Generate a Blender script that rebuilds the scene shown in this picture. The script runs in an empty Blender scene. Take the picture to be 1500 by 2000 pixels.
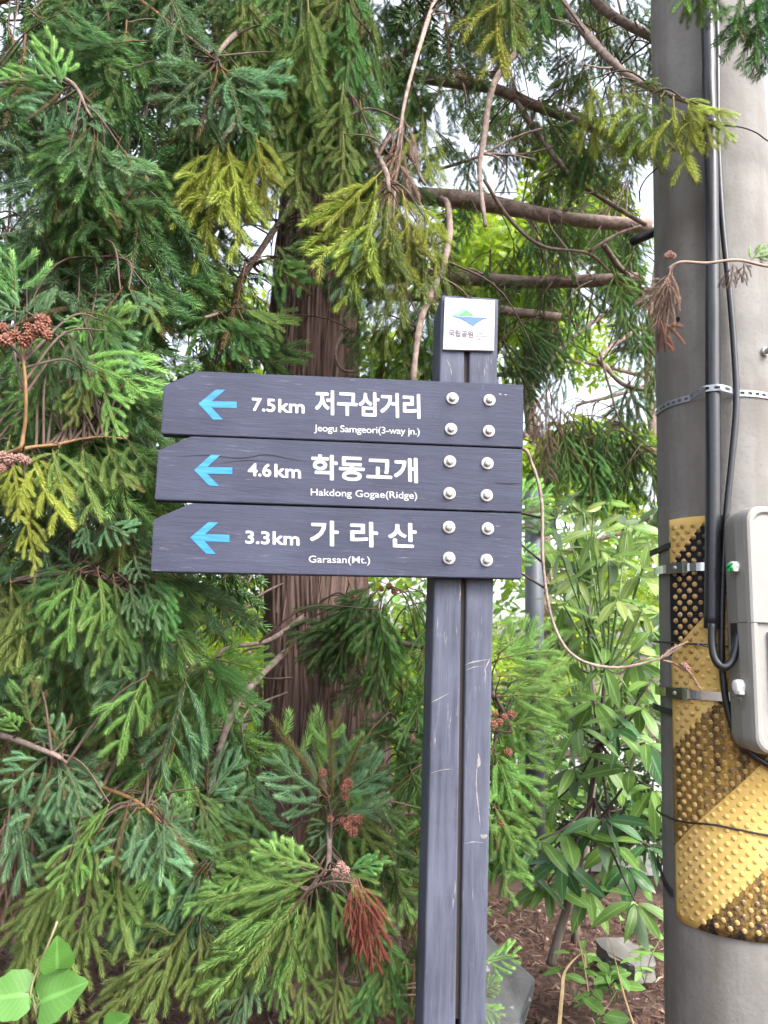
import bpy, bmesh, math, random
import numpy as np
from mathutils import Vector, Matrix

rng = np.random.default_rng(7)
random.seed(7)
R = math.radians
sc = bpy.context.scene
COL = sc.collection

# ------------------------------------------------------------------ camera
FPX = 1455.0                       # focal length in pixels of the 1500x2000 photograph
PITCH, ROLL = R(10.0), R(2.5)
EYE = np.array([0.0, 0.0, 1.60])
_fw = np.array([0, math.cos(PITCH), math.sin(PITCH)])
_u0 = np.array([0, -math.sin(PITCH), math.cos(PITCH)])
_r0 = np.array([1.0, 0, 0])
_rt = _r0 * math.cos(ROLL) + _u0 * math.sin(ROLL)
_up = _u0 * math.cos(ROLL) - _r0 * math.sin(ROLL)
cd = bpy.data.cameras.new('camera')
cam = bpy.data.objects.new('camera', cd)
COL.objects.link(cam)
M = Matrix.Identity(4)
for i in range(3):
    M[i][0], M[i][1], M[i][2], M[i][3] = _rt[i], _up[i], -_fw[i], EYE[i]
cam.matrix_world = M
cd.sensor_fit = 'VERTICAL'
cd.sensor_height = 24.0
cd.lens = FPX / 2000.0 * 24.0
cd.clip_start, cd.clip_end = 0.05, 800.0
cd.dof.use_dof = True
cd.dof.focus_distance = 1.66
cd.dof.aperture_fstop = 5.0
sc.camera = cam

# ------------------------------------------------------------------ sky, sun, exposure
SUN_EL, SUN_AZ = 46.0, 138.0      # azimuth clockwise from +Y (north): sun behind the camera, to the right
w = bpy.data.worlds.new('World')
sc.world = w
w.use_nodes = True
nt = w.node_tree
bg = nt.nodes['Background']
sky = nt.nodes.new('ShaderNodeTexSky')
sky.sky_type = 'NISHITA'
sky.sun_disc = False
sky.sun_elevation = R(SUN_EL)
sky.sun_rotation = R(SUN_AZ)
sky.air_density, sky.dust_density, sky.ozone_density = 1.0, 4.0, 1.0
hs = nt.nodes.new('ShaderNodeHueSaturation')
hs.inputs['Saturation'].default_value = 0.38      # thin bright overcast: whitish sky
nt.links.new(sky.outputs[0], hs.inputs['Color'])
nt.links.new(hs.outputs[0], bg.inputs['Color'])
bg.inputs['Strength'].default_value = 0.15
sl = bpy.data.lights.new('sun', 'SUN')
sun = bpy.data.objects.new('sun', sl)
COL.objects.link(sun)
sl.energy = 0.75
sl.angle = R(25)
sl.color = (1.0, 0.96, 0.90)
sd = Vector((math.sin(R(SUN_AZ)) * math.cos(R(SUN_EL)), math.cos(R(SUN_AZ)) * math.cos(R(SUN_EL)), math.sin(R(SUN_EL))))
sun.rotation_euler = sd.to_track_quat('Z', 'Y').to_euler()
vs = sc.view_settings
vs.view_transform = 'Standard'
vs.look = 'None'
vs.exposure = 2.25
vs.gamma = 1.0
vs.use_curve_mapping = False
sc.render.engine = 'CYCLES'
sc.cycles.use_denoising = True
sc.cycles.use_adaptive_sampling = True
sc.cycles.adaptive_threshold = 0.03
sc.cycles.max_bounces = 5
sc.cycles.diffuse_bounces = 3
sc.cycles.glossy_bounces = 2
sc.cycles.transmission_bounces = 3
sc.cycles.transparent_max_bounces = 4
sc.cycles.caustics_reflective = False
sc.cycles.caustics_refractive = False

# ------------------------------------------------------------------ helpers
def nrm(v):
    v = np.asarray(v, float)
    return v / (np.linalg.norm(v, axis=-1, keepdims=True) + 1e-12)

def ray(px, py):
    return _fw + _rt * (px - 750.0) / FPX - _up * (py - 1000.0) / FPX

def at(px, py, Y):
    d = ray(px, py)
    return EYE + d * (Y / d[1])

def ats(pts):
    return np.array([at(*p) for p in pts])

def smooth(pts, n=6):
    """Catmull-Rom through the points"""
    P = np.asarray(pts, float)
    if len(P) < 3:
        t = np.linspace(0, 1, n + 1)[:, None]
        return P[0] * (1 - t) + P[-1] * t
    Q = np.vstack([2 * P[0] - P[1], P, 2 * P[-1] - P[-2]])
    out = []
    for i in range(1, len(Q) - 2):
        for k in range(n):
            t = k / n
            a, b, c, d = Q[i - 1], Q[i], Q[i + 1], Q[i + 2]
            out.append(.5 * (2 * b + (c - a) * t + (2 * a - 5 * b + 4 * c - d) * t * t + (3 * b - a - 3 * c + d) * t ** 3))
    out.append(P[-1])
    return np.array(out)

def frames(P):
    T = nrm(np.gradient(P, axis=0))
    ref = np.array([0, 0, 1.0]) if abs(T[0][2]) < .9 else np.array([1.0, 0, 0])
    A = np.zeros_like(P)
    a = nrm(np.cross(T[0], ref))
    for i in range(len(P)):
        a = nrm(a - T[i] * (a @ T[i]))
        A[i] = a
    return T, A, np.cross(T, A)

def tube(P, rad, sides=8, cap=True):
    P = np.asarray(P, float)
    n = len(P)
    rad = np.broadcast_to(np.asarray(rad, float), (n,))
    T, A, B = frames(P)
    th = np.arange(sides) * 2 * math.pi / sides
    V = P[:, None] + rad[:, None, None] * (np.cos(th)[None, :, None] * A[:, None] + np.sin(th)[None, :, None] * B[:, None])
    V = V.reshape(-1, 3)
    F = []
    for i in range(n - 1):
        for j in range(sides):
            k = (j + 1) % sides
            F.append((i * sides + j, i * sides + k, (i + 1) * sides + k, (i + 1) * sides + j))
    if cap:
        F.append(tuple(range(sides))[::-1])
        F.append(tuple((n - 1) * sides + j for j in range(sides)))
    return V, F

def np_mesh(name, V, F, smooth_shade=False):
    """F: (n,k) int array of equal faces, or a list of tuples"""
    me = bpy.data.meshes.new(name)
    V = np.asarray(V, np.float32)
    if isinstance(F, np.ndarray):
        me.vertices.add(len(V)); me.vertices.foreach_set('co', V.ravel())
        k = F.shape[1]
        me.loops.add(F.size); me.loops.foreach_set('vertex_index', F.ravel().astype(np.int32))
        me.polygons.add(len(F))
        me.polygons.foreach_set('loop_start', np.arange(0, F.size, k, dtype=np.int32))
        me.polygons.foreach_set('loop_total', np.full(len(F), k, np.int32))
        me.update(calc_edges=True)
    else:
        me.from_pydata(V.tolist(), [], F)
        me.update()
    if smooth_shade:
        me.polygons.foreach_set('use_smooth', np.ones(len(me.polygons), bool))
    return me

def vcol(me, name, C):
    a = me.attributes.new(name, 'FLOAT_COLOR', 'POINT')
    a.data.foreach_set('color', np.asarray(C, np.float32).ravel())

def vuv(me, UV):
    """per-vertex uv -> uv map"""
    l = me.uv_layers.new(name='UVMap')
    idx = np.zeros(len(me.loops), np.int32)
    me.loops.foreach_get('vertex_index', idx)
    l.data.foreach_set('uv', np.asarray(UV, np.float32)[idx].ravel())

def join(parts):
    Vs, Fs, o = [], [], 0
    for V, F in parts:
        Vs.append(np.asarray(V)); Fs += [tuple(i + o for i in f) for f in F]; o += len(V)
    return np.vstack(Vs), Fs

def link(name, me, mat=None, parent=None, loc=None):
    o = bpy.data.objects.new(name, me)
    COL.objects.link(o)
    if mat is not None and me is not None:
        if len(me.materials) == 0:
            me.materials.append(mat)
        else:
            me.materials[0] = mat
    if parent is not None:
        o.parent = parent
    if loc is not None:
        o.location = loc
    return o

def thing(name, loc, label, cat, group=None):
    o = bpy.data.objects.new(name, None)
    o.empty_display_size = .1
    COL.objects.link(o)
    o.location = loc
    o['label'] = label; o['category'] = cat
    if group: o['group'] = group
    return o

def part(name, V, F, mat, parent, sm=False, uv=None, kind=None):
    """mesh given in world coordinates, stored relative to its (unrotated) top-level parent chain"""
    off = np.zeros(3)
    p = parent
    while p is not None:
        off += np.array(p.location); p = p.parent
    me = np_mesh(name, np.asarray(V) - off, F, sm)
    if uv is not None: vuv(me, uv)
    o = link(name, me, mat, parent)
    if kind: o['kind'] = kind
    return o

def solo(name, V, F, mat, label=None, cat=None, group=None, kind=None, sm=False, uv=None, base=None):
    base = np.zeros(3) if base is None else np.asarray(base)
    me = np_mesh(name, np.asarray(V) - base, F, sm)
    if uv is not None: vuv(me, uv)
    o = link(name, me, mat, None, base)
    if label: o['label'] = label; o['category'] = cat
    if group: o['group'] = group
    if kind: o['kind'] = kind
    return o

def box_bm(corners8, bev=0.004, seg=2):
    """corners: 4 front (bl,br,tr,tl) then 4 back"""
    bm = bmesh.new()
    v = [bm.verts.new(c) for c in corners8]
    for f in ((0, 1, 2, 3), (7, 6, 5, 4), (0, 4, 5, 1), (1, 5, 6, 2), (2, 6, 7, 3), (3, 7, 4, 0)):
        bm.faces.new([v[i] for i in f])
    bmesh.ops.recalc_face_normals(bm, faces=bm.faces)
    if bev: bmesh.ops.bevel(bm, geom=bm.edges[:], offset=bev, segments=seg, affect='EDGES', profile=.6)
    return bm

def bm_part(name, bm, mat, parent, sm=False):
    off = np.zeros(3); p = parent
    while p is not None:
        off += np.array(p.location); p = p.parent
    bmesh.ops.translate(bm, verts=bm.verts, vec=-Vector(off))
    me = bpy.data.meshes.new(name); bm.to_mesh(me); bm.free()
    if sm: me.polygons.foreach_set('use_smooth', np.ones(len(me.polygons), bool))
    return link(name, me, mat, parent)

# ------------------------------------------------------------------ materials
class NT:
    def __init__(s, name):
        s.m = bpy.data.materials.new(name); s.m.use_nodes = True
        s.t = s.m.node_tree; s.n = s.t.nodes
        s.b = s.n['Principled BSDF']; s.out = s.n['Material Output']
    def add(s, typ, **kw):
        n = s.n.new(typ)
        for k, v in kw.items():
            if k.startswith('i_'): n.inputs[k[2:]].default_value = v
            else: setattr(n, k, v)
        return n
    def l(s, a, b): s.t.links.new(a, b)
    def ramp(s, src, stops, interp='LINEAR'):
        r = s.n.new('ShaderNodeValToRGB'); e = r.color_ramp.elements; r.color_ramp.interpolation = interp
        while len(e) < len(stops): e.new(.5)
        for el, (p, c) in zip(e, stops):
            el.position = p; el.color = (c if len(c) == 4 else (*c, 1)) if hasattr(c, '__len__') else (c, c, c, 1)
        s.l(src, r.inputs[0]); return r.outputs[0]
    def mix(s, fac, a, b, mode='MIX'):
        n = s.n.new('ShaderNodeMix'); n.data_type = 'RGBA'; n.blend_type = mode
        for sock, v in ((n.inputs[0], fac), (n.inputs[6], a), (n.inputs[7], b)):
            if hasattr(v, 'links'): s.l(v, sock)
            elif hasattr(v, '__len__'): sock.default_value = (*v[:3], 1)
            else: sock.default_value = v
        return n.outputs[2]
    def math(s, op, a, b=None, clamp=False):
        n = s.n.new('ShaderNodeMath'); n.operation = op; n.use_clamp = clamp
        for i, v in enumerate((a, b)):
            if v is None: continue
            if hasattr(v, 'links'): s.l(v, n.inputs[i])
            else: n.inputs[i].default_value = v
        return n.outputs[0]
    def coord(s, which='Object'):
        return s.n.new('ShaderNodeTexCoord').outputs[which]
    def mapped(s, src, scale=(1, 1, 1), loc=(0, 0, 0), rot=(0, 0, 0)):
        m = s.n.new('ShaderNodeMapping'); s.l(src, m.inputs[0])
        m.inputs['Scale'].default_value = scale; m.inputs['Location'].default_value = loc; m.inputs['Rotation'].default_value = rot
        return m.outputs[0]
    def noise(s, vec, scale, detail=4, rough=.55, dist=0):
        n = s.n.new('ShaderNodeTexNoise'); s.l(vec, n.inputs['Vector'])
        n.inputs['Scale'].default_value = scale; n.inputs['Detail'].default_value = detail
        n.inputs['Roughness'].default_value = rough; n.inputs['Distortion'].default_value = dist
        return n.outputs[0]
    def bump(s, h, strength=.3, dist=.01):
        b = s.n.new('ShaderNodeBump'); b.inputs['Strength'].default_value = strength; b.inputs['Distance'].default_value = dist
        s.l(h, b.inputs['Height']); s.l(b.outputs[0], s.b.inputs['Normal'])
    def col(s, c):
        if hasattr(c, 'links'): s.l(c, s.b.inputs['Base Color'])
        else: s.b.inputs['Base Color'].default_value = (*c, 1)
    def rough(s, r):
        if hasattr(r, 'links'): s.l(r, s.b.inputs['Roughness'])
        else: s.b.inputs['Roughness'].default_value = r
    def translucent(s, colr, fac):
        t = s.n.new('ShaderNodeBsdfTranslucent')
        if hasattr(colr, 'links'): s.l(colr, t.inputs[0])
        else: t.inputs[0].default_value = (*colr, 1)
        mx = s.n.new('ShaderNodeMixShader'); mx.inputs[0].default_value = fac
        s.l(s.b.outputs[0], mx.inputs[1]); s.l(t.outputs[0], mx.inputs[2]); s.l(mx.outputs[0], s.out.inputs[0])

def plain(name, c, rough=.5, metal=0, var=.0, scale=30, bump=0.0, spec=.5):
    m = NT(name); m.rough(rough); m.b.inputs['Metallic'].default_value = metal
    m.b.inputs['Specular IOR Level'].default_value = spec
    co = m.coord()
    n = m.noise(co, scale)
    lo = tuple(x * (1 - var) for x in c); hi = tuple(min(1, x * (1 + var)) for x in c)
    m.col(m.ramp(n, [(.3, lo), (.7, hi)]))
    if bump: m.bump(n, bump, .004)
    return m.m

def needle_mat(name, base, fresh, tr=.36, wood=(.16, .085, .04)):
    m = NT(name); m.rough(.6); m.b.inputs['Specular IOR Level'].default_value = .22
    a = m.add('ShaderNodeAttribute', attribute_name='Col')
    sep = m.add('ShaderNodeSeparateColor'); m.l(a.outputs['Color'], sep.inputs[0])
    oi = m.add('ShaderNodeObjectInfo')
    c = m.mix(sep.outputs[0], base, fresh)
    v = m.math('ADD', m.math('MULTIPLY', sep.outputs[1], .5), m.math('ADD', m.math('MULTIPLY', oi.outputs['Random'], .5), .5))
    hsv = m.add('ShaderNodeHueSaturation'); m.l(c, hsv.inputs['Color']); m.l(v, hsv.inputs['Value'])
    m.l(m.math('ADD', m.math('MULTIPLY', oi.outputs['Random'], .035), .4825), hsv.inputs['Hue'])
    c2 = m.mix(sep.outputs[2], hsv.outputs[0], wood)
    m.col(c2)
    m.translucent(c2, tr)
    return m.m

NM = {
    'deep':   needle_mat('needles_deep_green', (.078, .165, .058), (.20, .35, .11)),
    'green':  needle_mat('needles_green', (.122, .275, .080), (.28, .48, .14)),
    'blue':   needle_mat('needles_blue_green', (.162, .318, .155), (.33, .54, .27)),
    'bright': needle_mat('needles_bright_green', (.225, .430, .110), (.40, .62, .20)),
    'yellow': needle_mat('needles_yellow_green', (.420, .500, .085), (.58, .66, .20), wood=(.26, .22, .06)),
    'olive':  needle_mat('needles_olive', (.215, .300, .085), (.36, .48, .14), wood=(.20, .16, .06)),
    'dead':   needle_mat('needles_dry_brown', (.30, .195, .155), (.34, .23, .18), tr=.15, wood=(.26, .18, .14)),
    'red':    needle_mat('needles_dry_red', (.19, .058, .038), (.22, .07, .045), tr=.1, wood=(.2, .1, .06)),
}

def bark_mat(name, lo, hi, sc_=1.0, iso=False):
    m = NT(name); m.rough(.9); m.b.inputs['Specular IOR Level'].default_value = .15
    co = m.coord()
    n = m.noise(m.mapped(co, (26, 26, 26) if iso else (38 * sc_, 38 * sc_, 3.0 * sc_)), 1.6, 5, .6, .3)
    n2 = m.noise(co, 7, 3)
    c = m.ramp(n, [(.28, lo), (.75, hi)])
    m.col(m.mix(m.ramp(n2, [(.35, 0.0), (.75, .4)]), c, tuple(x * .6 for x in hi)))
    m.bump(n, .8, .006)
    return m.m
BARK = bark_mat('bark_fibrous_red_brown', (.026, .017, .015), (.24, .160, .138))
BARK_LIGHT = bark_mat('bark_pale_strip', (.14, .085, .065), (.36, .25, .20))
LIMB = bark_mat('bark_limb_grey_brown', (.060, .044, .038), (.27, .205, .175), iso=True)
LIMB_PALE = bark_mat('bark_limb_pale', (.11, .082, .070), (.40, .31, .27), iso=True)
TWIG = plain('twig_brown', (.065, .042, .030), .85, var=.4)
TWIG_OCHRE = plain('twig_ochre', (.16, .085, .030), .7, var=.35)

# ------------------------------------------------------------------ ground
def ground_h(x, y):
    t = np.clip((y - 1.35) / 0.75, 0, 1)
    z = .46 * t * t * (3 - 2 * t)
    z = z + .035 * np.sin(3.1 * x + 1.3 * y) * np.sin(2.3 * y - .7 * x) * t
    z = z - .06 * np.clip((y - 3.2) / 1.2, 0, 1)
    return z
xs = np.concatenate([[-300, -60, -15], np.linspace(-5, 5, 101), [15, 60, 300]])
ys = np.concatenate([[-200, -30, -5], np.linspace(-1, 8, 91), [15, 60, 500]])
GX, GY = np.meshgrid(xs, ys)
GV = np.stack([GX, GY, ground_h(GX, GY)], -1).reshape(-1, 3)
nx = len(xs)
ii, jj = np.meshgrid(np.arange(len(ys) - 1), np.arange(nx - 1), indexing='ij')
GF = np.stack([ii * nx + jj, ii * nx + jj + 1, (ii + 1) * nx + jj + 1, (ii + 1) * nx + jj], -1).reshape(-1, 4)
m = NT('ground_soil_litter'); m.rough(.95)
co = m.coord()
n1 = m.noise(co, 22, 6, .65); n2 = m.noise(m.mapped(co, (160, 30, 30)), 1, 3)
c = m.ramp(n1, [(.3, (.020, .011, .008)), (.5, (.060, .031, .022)), (.7, (.12, .072, .055))])
m.col(m.mix(m.ramp(n2, [(.45, 0.), (.7, .7)]), c, (.10, .05, .035)))
m.bump(n1, .8, .02)
g = solo('ground', GV, GF, m.m, kind='structure', sm=True)

m = NT('pale_concrete_road'); m.rough(.85); co = m.coord()
m.col(m.ramp(m.noise(co, 3, 6), [(.3, (.40, .39, .37)), (.7, (.55, .54, .52))]))
rv = []; rf = []
rx = np.linspace(.55, 16, 30); ry = np.linspace(4.4, 11, 14)
RX, RY = np.meshgrid(rx, ry)
RV = np.stack([RX, RY, ground_h(RX, RY) + .012], -1).reshape(-1, 3)
ii, jj = np.meshgrid(np.arange(13), np.arange(29), indexing='ij')
RF = np.stack([ii * 30 + jj, ii * 30 + jj + 1, (ii + 1) * 30 + jj + 1, (ii + 1) * 30 + jj], -1).reshape(-1, 4)
solo('road', RV, RF, m.m, kind='structure')

# leaf litter: thin dry needles, twiglets and flakes on the bank
def litter():
    V = []; F = []; C = []
    n = 16000
    px = rng.uniform(-1.3, 1.5, n); py = rng.uniform(1.8, 3.7, n)
    o = 0
    z = ground_h(px, py)
    for i in range(n):
        a = rng.uniform(0, math.pi * 2); L = rng.uniform(.02, .09); wd = rng.uniform(.0012, .003)
        if i % 9 == 0: L = rng.uniform(.02, .045); wd = rng.uniform(.004, .010)
        d = np.array([math.cos(a), math.sin(a), rng.normal(0, .22)]); s = np.array([-d[1], d[0], rng.normal(0, .4)]) * wd
        c = np.array([px[i], py[i], z[i] + rng.uniform(.003, .03)])
        m_ = c + np.array([0, 0, rng.uniform(0, .012)])
        V += [c - d * L / 2 - s * .4, c - d * L / 2 + s * .4, m_ + s, m_ - s, c + d * L / 2 + s * .2, c + d * L / 2 - s * .2]
        F += [(o, o + 1, o + 2, o + 3), (o + 3, o + 2, o + 4, o + 5)]
        k = rng.uniform(0, 1); C += [(k, rng.uniform(), 0, 1)] * 6
        o += 6
    m = NT('litter_dry_brown'); m.rough(.9)
    a = m.add('ShaderNodeAttribute', attribute_name='Col'); sp = m.add('ShaderNodeSeparateColor'); m.l(a.outputs['Color'], sp.inputs[0])
    m.col(m.ramp(sp.outputs[0], [(0, (.022, .010, .007)), (.55, (.085, .040, .027)), (.9, (.15, .085, .060)), (1, (.30, .22, .16))]))
    ob = solo('leaf_litter', np.array(V), F, m.m, 'reddish brown fallen needles and leaf scraps on the bank', 'leaf litter', kind='stuff')
    vcol(ob.data, 'Col', C)
litter()

# ------------------------------------------------------------------ signpost
PL = at(300, 930, 1.548); PR = at(1020, 930, 1.603)
Udir = PR - PL; Udir[2] = 0; Udir = nrm(Udir)
Ndir = np.array([Udir[1], -Udir[0], 0])            # towards the camera
if Ndir[1] > 0: Ndir = -Ndir
P0 = PR
def onplane(px, py, back=0.0):
    d = ray(px, py); o = P0 - Ndir * back
    return EYE + d * (((o - EYE) @ Ndir) / (d @ Ndir))
post_base = onplane(875, 2000, .06); post_base[2] = .0
sign = thing('trail_signpost', post_base, 'dark grey timber trail signpost with three arrow boards pointing left', 'signpost')

def wood_mat(name, along, dark, light, wear=.25, knots=False):
    m = NT(name); m.rough(.7); m.b.inputs['Specular IOR Level'].default_value = .22
    co = m.coord()
    scl = (4, 60, 60) if along == 'x' else (60, 60, 4)
    g1 = m.noise(m.mapped(co, scl), 1.2, 6, .62, .25)
    g2 = m.noise(m.mapped(co, tuple(x * 3.4 for x in scl)), 1.3, 4, .6)
    blot = m.noise(co, 7, 4)
    c = m.ramp(g1, [(.25, dark), (.75, light)])
    c = m.mix(m.ramp(blot, [(.4, 0.), (.75, .45)]), c, tuple(x * 1.35 for x in light))
    worn = m.math('MULTIPLY', m.ramp(g2, [(.60, 0.), (.72, 1.)]), m.ramp(m.noise(co, 11, 3), [(.5, 0.), (.68, wear)]))
    c = m.mix(worn, c, (.42, .38, .36))
    if knots:
        vo = m.add('ShaderNodeTexVoronoi'); m.l(m.mapped(co, (7, 7, 2.4)), vo.inputs['Vector']); vo.inputs['Scale'].default_value = 1.0
        k = m.ramp(vo.outputs['Distance'], [(.03, .9), (.07, .35), (.14, 0.)])
        c = m.mix(m.math('MULTIPLY', k, m.ramp(m.noise(co, 45, 3), [(.42, 0.), (.6, 1.)])), c, (.45, .38, .34))
    m.col(c)
    m.rough(m.ramp(g1, [(.3, .62), (.7, .82)]))
    m.bump(m.mix(.5, g1, g2), .45, .004)
    return m.m
WB = wood_mat('board_dark_stain_sky_tint', 'x', (.028, .031, .052), (.050, .055, .086), .30)  # blue of the reflected sky is mixed into the dark wood colour
WP = wood_mat('post_worn_dark_stain_sky_tint', 'z', (.028, .032, .050), (.090, .098, .134), .8, True)  # worn stain, with the same sky-blue reflection painted into its colour
WHITE = plain('sign_white_paint', (.40, .40, .412), .5, var=.03)
m = NT('arrow_blue_print'); m.rough(.45); co = m.coord()
g_ = m.noise(m.mapped(co, (6, 110, 110)), 1.2, 4, .6, .4)
m.col(m.ramp(g_, [(.33, (.010, .12, .30)), (.55, (.020, .19, .42)), (.8, (.055, .28, .50))]))
ARROW = m.m
STEEL = plain('galvanised_bolt_steel', (.36, .355, .35), .45, .45, .12, 60)
CRACK = plain('crack_dark', (.012, .012, .016), .9)

# post planks: (top-left, top-right, bottom-left, bottom-right) pixels on the plane behind the boards
BT = .030
planks = [((862, 576), (909, 579), (826, 2000), (890, 2000)), ((918, 580), (974, 583), (899, 2000), (949, 2000))]
for (tl, tr, bl, br) in planks:
    c = [onplane(*q, back=BT + .0015) for q in (tl, tr, bl, br)]
    z1 = -.1
    def down(a, b): return b + (b - a) * ((z1 - b[2]) / (b[2] - a[2]))
    zt = max(c[0][2], c[1][2])
    c[0][2] = c[1][2] = zt
    BL, BR = down(c[0], c[2]), down(c[1], c[3])
    fr = [BL, BR, c[1], c[0]]
    bk = [q - Ndir * .125 for q in fr]
    bm_part('post_plank', box_bm(fr + bk, .006, 3), WP, sign)
# spacer between the planks, set back
fl = [onplane(905, 590, BT + .012), onplane(922, 590, BT + .012)]
fb = [onplane(886, 1990, BT + .012), onplane(904, 1990, BT + .012)]
q = [fb[0], fb[1], fl[1], fl[0]]
bm_part('post_spacer', box_bm(q + [p - Ndir * .09 for p in q], 0), plain('spacer_dark_wood', (.03, .024, .022), .9), sign)

boards_px = [
    [(314.3, 847), (1022, 874), (1022.6, 751.4), (386.6, 724.8), (319.5, 753.4)],
    [(301.8, 976), (1020, 1000), (1021, 877), (373.6, 852), (308.6, 879.8)],
    [(294, 1116.4), (1019, 1130.4), (1020, 1003), (373.6, 982.8), (299, 1015)],
]
board_labels = ['top arrow board', 'middle cracked arrow board', 'bottom arrow board']
boards = []
for bi, poly in enumerate(boards_px):
    bm = bmesh.new()
    f = [bm.verts.new(onplane(*q)) for q in poly]
    b = [bm.verts.new(onplane(*q) - Ndir * BT) for q in poly]
    bm.faces.new(f); bm.faces.new(b[::-1])
    n = len(poly)
    for i in range(n): bm.faces.new((f[i], b[i], b[(i + 1) % n], f[(i + 1) % n]))
    bmesh.ops.recalc_face_normals(bm, faces=bm.faces)
    bmesh.ops.bevel(bm, geom=bm.edges[:], offset=.0016, segments=2, affect='EDGES')
    o = bm_part('arrow_board', bm, WB, sign)
    boards.append(o)

def text_mesh(body, bold=0.0, space=1.0):
    c = bpy.data.curves.new('t', 'FONT'); c.body = body; c.offset = bold; c.space_character = space
    c.resolution_u = 4
    o = bpy.data.objects.new('t', c); COL.objects.link(o)
    bpy.context.view_layer.update()
    me = bpy.data.meshes.new_from_object(o.evaluated_get(bpy.context.evaluated_depsgraph_get()))
    V = np.array([v.co[:] for v in me.vertices]); F = [tuple(p.vertices) for p in me.polygons]
    bpy.data.objects.remove(o); bpy.data.curves.remove(c); bpy.data.meshes.remove(me)
    lo, hi = V.min(0), V.max(0)
    return (V[:, :2] - lo[:2]) / (hi - lo)[:2], F

def lettering(body, bl, br, tl, mat, parent, name='lettering', bold=.012, proud=.0006, space=1.0, back=0.0):
    """print with a heavier stroke: slightly shifted layers, each a hair above the last"""
    UV, F = text_mesh(body, 0.004, space)
    A, B, C_ = (onplane(*q, back=back) for q in (bl, br, tl))
    hgt = np.linalg.norm(C_ - A); wid = np.linalg.norm(B - A)
    k = bold * hgt                                       # stroke growth in metres
    layers = []
    for n_, (dx, dy) in enumerate(((0, 0), (1, .5), (-1, -.5), (.5, -1), (-.5, 1))):
        q = UV.copy()
        q[:, 0] = q[:, 0] * (1 - 2 * k / wid) + k / wid * (1 + dx)
        q[:, 1] = q[:, 1] * (1 - 2 * k / hgt) + k / hgt * (1 + dy)
        layers.append((A + q[:, :1] * (B - A) + q[:, 1:] * (C_ - A) + Ndir * (proud + .00006 * n_), F))
    V, F = join(layers)
    return part(name, V, F, mat, parent)

def flat_poly(pts, mat, parent, name, proud=.0008, back=0.0):
    V = np.array([onplane(*q, back=back) + Ndir * proud for q in pts])
    return part(name, V, [tuple(range(len(V)))[::-1]], mat, parent)

# the writing, one part per line of print
def box3(x0, ytl, ybl, x1, ybr): return (x0, ybl), (x1, ybr), (x0, ytl)
lettering('저구삼거리', *box3(615, 761, 810, 821.5, 818.5), WHITE, boards[0], bold=.024)
lettering('7.5', *box3(492, 777, 803, 538, 805.5), WHITE, boards[0], bold=.03)
lettering('km', *box3(543.5, 779, 805.5, 595, 808), WHITE, boards[0], bold=.03)
lettering('Jeogu Samgeori(3-way jn.)', *box3(613.5, 829, 846.5, 820, 853.5), WHITE, boards[0], bold=.005, space=.95)
lettering('학동고개', *box3(608, 887, 937, 816.5, 944), WHITE, boards[1], bold=.024)
lettering('4.6', *box3(484, 904, 930, 530, 932), WHITE, boards[1], bold=.03)
lettering('km', *box3(536, 906, 932, 588, 935), WHITE, boards[1], bold=.03)
lettering('Hakdong Gogae(Ridge)', *box3(607, 954, 972, 815, 979), WHITE, boards[1], bold=.005)
lettering('가 라 산', *box3(605, 1016, 1066, 814.5, 1071.5), WHITE, boards[2], bold=.024)
lettering('3.3', *box3(479, 1036, 1062, 527, 1064), WHITE, boards[2], bold=.03)
lettering('km', *box3(532.5, 1037.5, 1063.5, 585, 1066), WHITE, boards[2], bold=.03)
lettering('Garasan(Mt.)', *box3(603, 1085, 1103, 723, 1105), WHITE, boards[2], bold=.005)
arr = [
    [(235, 130), (325, 57), (375, 57), (303, 118), (435, 120), (435, 153), (303, 150), (362, 213), (312, 213)],
    [(212, 478), (300, 398), (350, 398), (280, 462), (412, 464), (412, 498), (280, 497), (342, 561), (290, 558)],
    [(192, 830), (287, 750), (338, 752), (268, 813), (397, 816), (397, 853), (268, 850), (325, 916), (275, 914)],
]
for bi, a in enumerate(arr):
    flat_poly([(300 + x / 2.679, 740 + y / 2.679) for x, y in a], ARROW, boards[bi], 'arrow_mark')

# bolts: washer, hex head and domed end turned as one piece
bolt_px = [[(883.4, 778.6), (955.6, 782), (880.6, 838.4), (954.4, 842.4)],
           [(878.4, 902), (951.6, 905.6), (877.6, 964), (950.4, 968)],
           [(876.6, 1030), (952.4, 1033), (876.6, 1090.4), (950, 1094.6)]]
def lathe_faces(n, s):
    F = []
    for i in range(n - 1):
        for j in range(s):
            k = (j + 1) % s
            F.append((i * s + j, i * s + k, (i + 1) * s + k, (i + 1) * s + j))
    F.append(tuple((n - 1) * s + j for j in range(s)))
    return F
prof = [(.0138, 0), (.0138, .0022), (.0126, .0030), (.0078, .0032), (.0076, .0090), (.0066, .0102), (.0045, .0112), (.002, .0116)]
BV = []
for i, (r_, h) in enumerate(prof):
    for j in range(18):
        a = 2 * math.pi * j / 18
        rr = r_ if i < 3 or i > 5 else r_ * (1 - .07 * math.cos(6 * a))
        BV.append(math.cos(a) * rr * Udir + np.array([0, 0, math.sin(a) * rr]) + Ndir * h)
bolt_me = np_mesh('bolt', np.array(BV), lathe_faces(len(prof), 18))
bolt_me.materials.append(STEEL)
for bi, lst in enumerate(bolt_px):
    for q in lst:
        link('bolt', bolt_me, None, boards[bi], onplane(*q) - post_base - np.array(boards[bi].location))

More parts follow.
